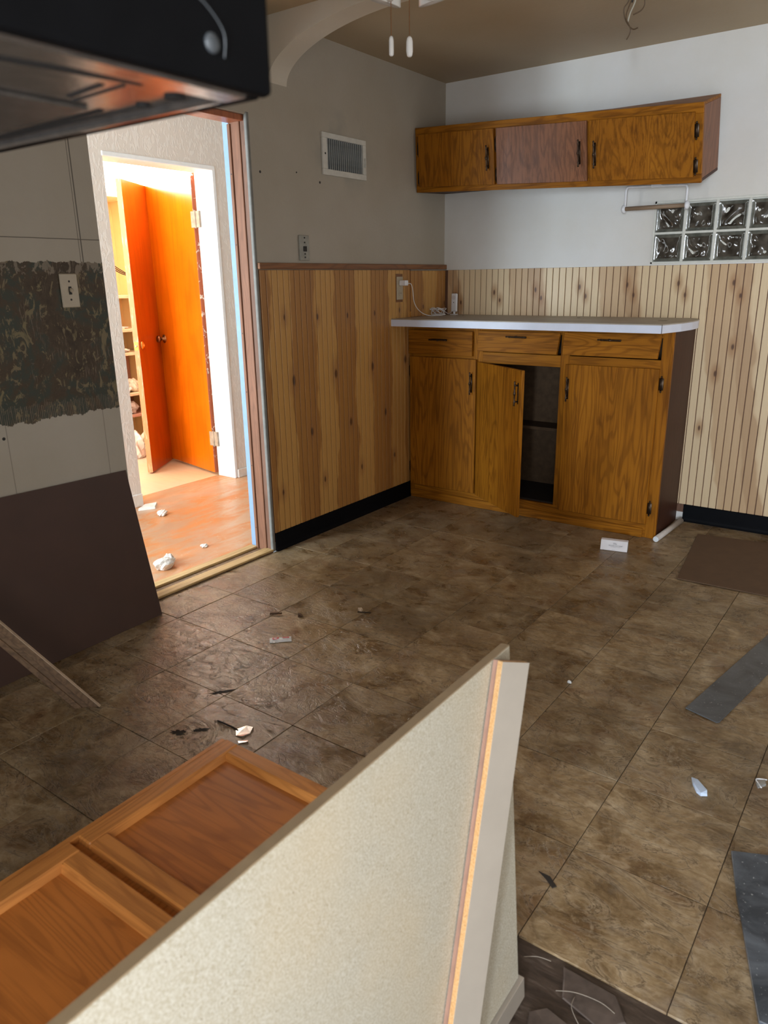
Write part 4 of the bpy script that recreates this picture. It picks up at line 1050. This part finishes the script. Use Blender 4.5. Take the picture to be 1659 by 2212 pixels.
pp = thing('plastic_pipe', 'short white plastic pipe on the floor at the end of the base cabinet', 'pipe', (1.59, -0.3, 0))
ring = MB(); p0, p1 = V((1.583, -0.452, 0.0155)), V((1.606, -0.06, 0.0155)); d_ = (p1-p0).normalized()
ring.lathe(p0, d_, [(0.03, 0.0108), (0.0, 0.0108), (0.0, 0.0150), ((p1-p0).length, 0.0150), ((p1-p0).length, 0.0108), ((p1-p0).length-0.03, 0.0108)], 20)
ring.build('pipe_tube', 'pipe_white', pp, True)
MB().lathe(p0-d_*0.0004, d_, [(0, 0.0145), (0.0012, 0.0150), (0.0014, 0.0106), (0.0006, 0.0110)], 20).build('cut_end', 'pipe_end', pp)
cs = MB().prism([(1.815, -0.905, 0.001), (2.62, -0.885, 0.001), (2.58, -0.09, 0.001), (1.735, -0.215, 0.001)], (0, 0, 0.005), 0.0008)
tag(recenter(cs.build('cardboard_sheet', 'cardboard'), (2.1, -0.5, 0)), 'flat brown cardboard sheet on the floor by the beadboard wall', 'cardboard')
st_ = MB().prism([(2.137, -1.997, 0.001), (2.239, -2.028, 0.001), (2.246, -2.02, 0.001), (2.42, -0.99, 0.001), (2.315, -0.97, 0.001)], (0, 0, 0.004), 0.0008)
tag(recenter(st_.build('rubber_strip', 'rubber_grey'), (2.25, -1.5, 0)), 'long grey rubber base strip lying loose on the vinyl floor', 'strip')
sl_ = MB().prism([(2.397, -2.587, 0.001), (2.440, -2.735, 0.001), (2.459, -2.788, 0.001), (2.535, -3.02, 0.001), (2.80, -3.00, 0.001), (2.80, -2.47, 0.001), (2.472, -2.553, 0.001)], (0, 0, 0.008), 0.0015)
tag(recenter(sl_.build('rubber_slab', 'slab_blue'), (2.6, -2.75, 0)), 'dusty dark blue-grey slab lying on the floor at the picture edge', 'slab')
# candy wrapper
cw = thing('candy_wrapper', 'small white wrapper with two red ovals on the vinyl floor', 'wrapper', (0.707, -2.38, 0))
a_, b_ = V((0.672, -2.395, 0)), V((0.732, -2.335, 0)); ax_ = (b_-a_); wx = V((ax_.y, -ax_.x, 0)).normalized()*0.040
m = MB(); n = 8
gr = []
for i in range(n+1):
    row = []
    for j in range(5):
        u, vv = i/n, j/4
        row.append(m.bm.verts.new(a_+ax_*u+wx*vv+V((0, 0, 0.002+0.009*math.sin(math.pi*u)*math.sin(math.pi*vv)+0.002*math.sin(7*u+3*vv)))))
    gr.append(row)
for i in range(n):
    for j in range(4): m.bm.faces.new([gr[i][j], gr[i+1][j], gr[i+1][j+1], gr[i][j+1]])
ret = bmesh.ops.extrude_face_region(m.bm, geom=m.bm.faces[:])
for v in [e for e in ret['geom'] if isinstance(e, bmesh.types.BMVert)]: v.co.z = 0.0006
m.build('foil_sleeve', 'paper_white', cw, True)
for u in (0.28, 0.74):
    c = a_+ax_*u+wx*0.45; m = MB(); k = 18
    vs = []
    for i in range(k):
        t = 2*math.pi*i/k; p = c+ax_.normalized()*0.014*math.cos(t)+wx.normalized()*0.009*math.sin(t)
        uu = (p-a_).dot(ax_)/ax_.length_squared; vv = (p-a_).dot(wx)/wx.length_squared
        p.z = 0.0029+0.009*math.sin(math.pi*uu)*math.sin(math.pi*vv)+0.002*math.sin(7*uu+3*vv)+0.0008
        vs.append(p)
    inner = [c+(p-c)*0.55+V((0, 0, 0.0)) for p in vs]
    A_ = [m.bm.verts.new(p) for p in vs]; B_ = [m.bm.verts.new((p.x, p.y, q.z+0.0006)) for p, q in zip(inner, vs)]
    for i in range(k): m.bm.faces.new([A_[i], A_[(i+1) % k], B_[(i+1) % k], B_[i]])
    m.build('printed_oval', 'ink_red', cw)
# floor debris, each a thing of its own
def flake(name, label, cat, pts, mat, h=0.003, lift=0.0):
    cx_ = sum(p[0] for p in pts)/len(pts); cy2 = sum(p[1] for p in pts)/len(pts)
    m = MB(); k = len(pts)
    bt_ = [m.bm.verts.new((p[0], p[1], 0.0004)) for p in pts]
    tp = [m.bm.verts.new((p[0]*0.94+cx_*0.06, p[1]*0.94+cy2*0.06, h+lift*((i*37) % 5)/5)) for i, p in enumerate(pts)]
    m.bm.faces.new(bt_[::-1]); m.bm.faces.new(tp)
    for i in range(k): m.bm.faces.new([bt_[i], bt_[(i+1) % k], tp[(i+1) % k], tp[i]])
    return tag(recenter(m.build(name, mat), (cx_, cy2, 0)), label, cat)
def ragged(c, rx, ry, rot, seed, n=22):
    r_ = random.Random(seed); out = []
    for i in range(n):
        a = 2*math.pi*i/n; k = r_.uniform(0.35, 1.0) if i % 2 else r_.uniform(0.7, 1.15)
        x, y = rx*k*math.cos(a), ry*k*math.sin(a)
        out.append((c[0]+x*math.cos(rot)-y*math.sin(rot), c[1]+x*math.sin(rot)+y*math.cos(rot)))
    return out
def twig(name, label, cat, pts, r, mat):
    m = MB().tube(smooth_path(pts, 4), r, 6)
    return tag(recenter(m.build(name, mat, None, True), pts[0]), label, cat)
twig('wood_splinter', 'short dark twig on the floor above the candy wrapper', 'twig', [(0.520, -2.235, 0.005), (0.540, -2.222, 0.006), (0.560, -2.205, 0.006)], 0.005, 'clod')
tag(recenter(MB().lump((0.638, -2.175, 0.006), 0.010, 0.008, 0.009, 3, 2, 0.5).build('dirt_clod', 'clod'), (0.638, -2.175, 0)), 'small dark clod of dirt on the floor between twig and nail', 'clod')
tag(recenter(MB().lump((0.815, -1.995, 0.007), 0.010, 0.008, 0.010, 4, 2, 0.5).build('plaster_crumb', 'pale_crumb'), (0.815, -1.995, 0)), 'pale crumb beside a thin nail on the vinyl floor', 'crumb')
twig('nail', 'thin dark nail lying beside a pale crumb on the floor', 'nail', [(0.812, -2.012, 0.003), (0.835, -2.000, 0.003), (0.862, -1.985, 0.003)], 0.0022, 'grime')
tag(recenter(MB().lump((1.767, -2.053, 0.004), 0.007, 0.006, 0.005, 9, 2, 0.4).build('paper_pellet', 'paper_white'), (1.767, -2.053, 0)), 'tiny white pellet on the floor beyond the loose batten', 'pellet')
flake('foil_scrap', 'crinkled silver foil scrap beside the lying oak cabinet', 'foil', [(1.018, -2.905), (1.035, -2.872), (1.062, -2.868), (1.075, -2.895), (1.068, -2.925), (1.045, -2.930)], 'foil', 0.002, 0.006)
flake('foil_strip', 'narrow silver foil strip at the corner of the lying oak cabinet', 'foil', [(1.070, -2.945), (1.095, -2.925), (1.104, -2.932), (1.082, -2.953)], 'foil', 0.002, 0.005)
flake('black_flake', 'ragged black flake of grime on the floor above the lying cabinet', 'grime', ragged((0.883, -3.015), 0.028, 0.017, 0.5, 3), 'grime', 0.0012)
flake('black_flake', 'smaller black flake of grime pointing at the foil scrap', 'grime', ragged((0.930, -2.968), 0.030, 0.012, 0.75, 8), 'grime', 0.0012)
twig('dark_strand', 'thin dark strand running into the foil scrap', 'strand', [(0.938, -2.905, 0.003), (0.975, -2.905, 0.004), (1.005, -2.903, 0.003), (1.03, -2.905, 0.002)], 0.0026, 'grime')
flake('dark_smear', 'dark smear along the tile joint below the wrapper', 'smear', ragged((0.815, -2.775), 0.050, 0.010, 0.9, 5, 30), 'grime', 0.0006)
flake('paper_shard', 'folded pale blue paper shard on the tiles near the grey slab', 'paper', [(2.244, -2.345), (2.262, -2.352), (2.297, -2.392), (2.300, -2.402), (2.285, -2.412), (2.272, -2.404), (2.255, -2.375)], 'paper_blue', 0.004, 0.010)
flake('clear_shard', 'small clear plastic shard with a bright bent edge near the slab', 'shard', [(2.392, -2.258), (2.415, -2.246), (2.420, -2.268), (2.404, -2.292), (2.398, -2.280)], 'clear_plastic', 0.004, 0.004)
twig('bent_wire', 'bent white plastic tie beside the clear shard', 'tie', [(2.418, -2.243, 0.004), (2.394, -2.256, 0.005), (2.400, -2.272, 0.005), (2.412, -2.288, 0.004)], 0.0020, 'white_plastic')
flake('torn_backing', 'dark torn scrap of tile backing in the bare floor gap beside the panel', 'scrap', [(2.04, -2.905), (2.065, -2.918), (2.088, -2.935), (2.095, -2.925), (2.070, -2.905)], 'grime', 0.002)
# torn backing paper and fibres in the stripped floor patch
flake('torn_paper', 'grey torn paper backing on the bare subfloor patch', 'paper', [(2.190, -3.112), (2.30, -3.115), (2.335, -3.16), (2.30, -3.20), (2.215, -3.18)], 'backing_paper', 0.001, 0.003)
flake('torn_paper', 'dark torn paper curl by the foot of the particleboard panel', 'paper', [(2.175, -3.24), (2.20, -3.215), (2.25, -3.225), (2.235, -3.27), (2.19, -3.29)], 'backing_paper', 0.001, 0.003)
for i, (pts, lb) in enumerate((([(2.115, -3.14, 0.004), (2.14, -3.128, 0.009), (2.165, -3.118, 0.004)], 'pale curled fibre at the tile edge of the bare patch'), ([(2.20, -3.175, 0.005), (2.235, -3.160, 0.009), (2.28, -3.150, 0.006), (2.31, -3.155, 0.004)], 'long pale fibre across the torn paper'), ([(2.235, -3.165, 0.004), (2.240, -3.195, 0.010), (2.262, -3.215, 0.005)], 'short bent fibre hanging off the torn paper'))):
    twig('torn_fibre', lb, 'fibre', pts, 0.0007, 'fibre')
# ---- debris in the hall
def chunk(c, r, seed, name, label, mat='plaster_chunk', sub=2):
    tag(recenter(MB().lump((c[0], c[1], r[2]*0.75+0.001), *r, seed, 3, 0.22).build(name, mat), (c[0], c[1], 0)), label, 'plaster')
chunk((-0.28, -2.14), (0.035, 0.050, 0.030), 11, 'plaster_chunk', 'large white plaster lump just beyond the threshold')
chunk((-0.330, -2.075), (0.024, 0.024, 0.024), 12, 'plaster_chunk', 'tan plaster lump touching the large white one')
chunk((-1.0, -1.585), (0.028, 0.030, 0.018), 13, 'plaster_chunk', 'small white plaster lump in the middle of the hall floor')
chunk((-0.36, -1.82), (0.018, 0.020, 0.008), 14, 'plaster_chip', 'flat pale plaster chip near the threshold strips')
flake('plaster_slab', 'flat white plaster slab at the foot of the textured hall wall', 'plaster', [(-1.20, -1.61), (-1.25, -1.52), (-1.22, -1.45), (-1.15, -1.52)], 'plaster_chunk', 0.016)
rb = MB().obox((-0.585, -1.262, 0.0), (0.05, -0.012, 0), (0.006, 0.022, 0), (0.12, 0.06, 0.9), 0.001)
tag(recenter(rb.build('door_casing_board', 'red_board'), (-0.56, -1.26, 0)), 'red-brown casing board standing in the hall behind the door jamb', 'board')
# ---- shelf unit and clutter in the far room
SX = -2.66
su = thing('shelf_unit', 'yellow built-in shelves glimpsed past the red-brown door', 'shelves', (-2.8, -0.7, 0))
MB().box((-3.05, -1.25, 0.0), (-3.035, -0.225, 2.0)).build('back_panel', 'shelf_yellow', su)
MB().box((-3.035, -0.245, 0.0), (SX, -0.225, 2.0)).build('side_panel', 'shelf_yellow', su)
MB().box((-3.035, -1.25, 0.0), (SX, -1.23, 2.0)).build('side_panel', 'shelf_yellow', su)
for zz, mt in ((1.245, 'shelf_cream'), (0.985, 'shelf_cream'), (0.80, 'shelf_cream'), (0.475, 'shelf_cream'), (0.30, 'shelf_pink'), (1.99, 'shelf_cream')):
    MB().box((-3.035, -1.23, zz-0.022), (SX, -0.245, zz), 0.002).build('shelf', mt, su)
MB().box((-3.034, -1.22, 0.31), (-3.02, -0.25, 0.77)).build('back_liner', 'shelf_pink', su)
def pile(z, y, n, nm, label, mats, sx=0.10, sy=0.10):
    rr = random.Random(int(z*1000+y*77)); zc = z+0.0015
    for k in range(n):
        a = rr.uniform(-0.4, 0.4); w_, l_ = sx*rr.uniform(0.8, 1.1), sy*rr.uniform(0.8, 1.1); t_ = rr.uniform(0.006, 0.014)
        cx_, cy2 = SX-0.13+rr.uniform(-.02, .02), y+rr.uniform(-.02, .02)
        X_ = V((math.cos(a)*w_, math.sin(a)*w_, 0)); Y_ = V((-math.sin(a)*l_, math.cos(a)*l_, 0))
        o = MB().obox(V((cx_, cy2, zc))-X_/2-Y_/2, X_, Y_, V((0, 0, t_)), 0.001).build(nm, mats[k % len(mats)])
        tag(recenter(o, (cx_, cy2, zc)), label[k], 'papers')
        zc += t_
pile(0.985, -0.58, 2, 'paper_stack', ['flat cream paper on the second shelf in the far room', 'top cream paper on the second shelf in the far room'], ['junk_cream', 'paper_white'], 0.18, 0.22)
pile(0.80, -0.56, 3, 'paper_stack', ['lowest paper of the pile on the third far shelf', 'middle paper of the pile on the third far shelf', 'topmost paper of the pile on the third far shelf'], ['junk_cream', 'paper_white'], 0.18, 0.20)
for i, (c, r, mt, lb) in enumerate((((SX-0.09, -0.64, 0.475), (0.06, 0.05, 0.05), 'junk_cream', 'crumpled cream rubbish at the near end of the fourth far shelf'), ((SX-0.07, -0.53, 0.475), (0.05, 0.05, 0.035), 'paper_white', 'crumpled white rubbish in the middle of the fourth far shelf'), ((SX-0.10, -0.43, 0.475), (0.06, 0.05, 0.06), 'junk_cream', 'crumpled cream rubbish beside the door on the fourth far shelf'), ((SX-0.09, -0.62, 0.30), (0.06, 0.06, 0.05), 'junk_grey', 'grey crumpled bag at the near end of the lowest far shelf'), ((SX-0.08, -0.49, 0.30), (0.06, 0.06, 0.06), 'junk_grey', 'grey crumpled bag beside the door on the lowest far shelf'), ((SX+0.20, -0.70, 0.0), (0.10, 0.09, 0.12), 'paper_white', 'white crumpled bag on the floor below the far shelves'), ((SX+0.12, -0.46, 0.0), (0.09, 0.09, 0.10), 'junk_cream', 'cream crumpled bag on the floor below the far shelves'))):
    o = MB().lump((c[0], c[1], c[2]+r[2]*0.75+0.002), *r, 40+i, 3, 0.28).build('crumpled_rubbish', mt)
    tag(recenter(o, c), lb, 'rubbish')
ca = thing('loose_cable', 'black cables sagging in front of the yellow far shelves', 'cable', (-2.63, -0.6, 1.5))
for k in range(3):
    MB().tube(smooth_path([(-2.64, -0.78, 1.66-0.02*k), (-2.64, -0.66, 1.56-0.02*k), (-2.64, -0.56, 1.47-0.015*k), (-2.64, -0.47, 1.42-0.01*k), (-2.66, -0.40, 1.40)], 5), 0.004, 6).build('strand', 'cable_black', ca, True)
MB().box((-2.665, -0.43, 1.38), (-2.63, -0.37, 1.42), 0.004).build('clip', 'cable_black', ca)
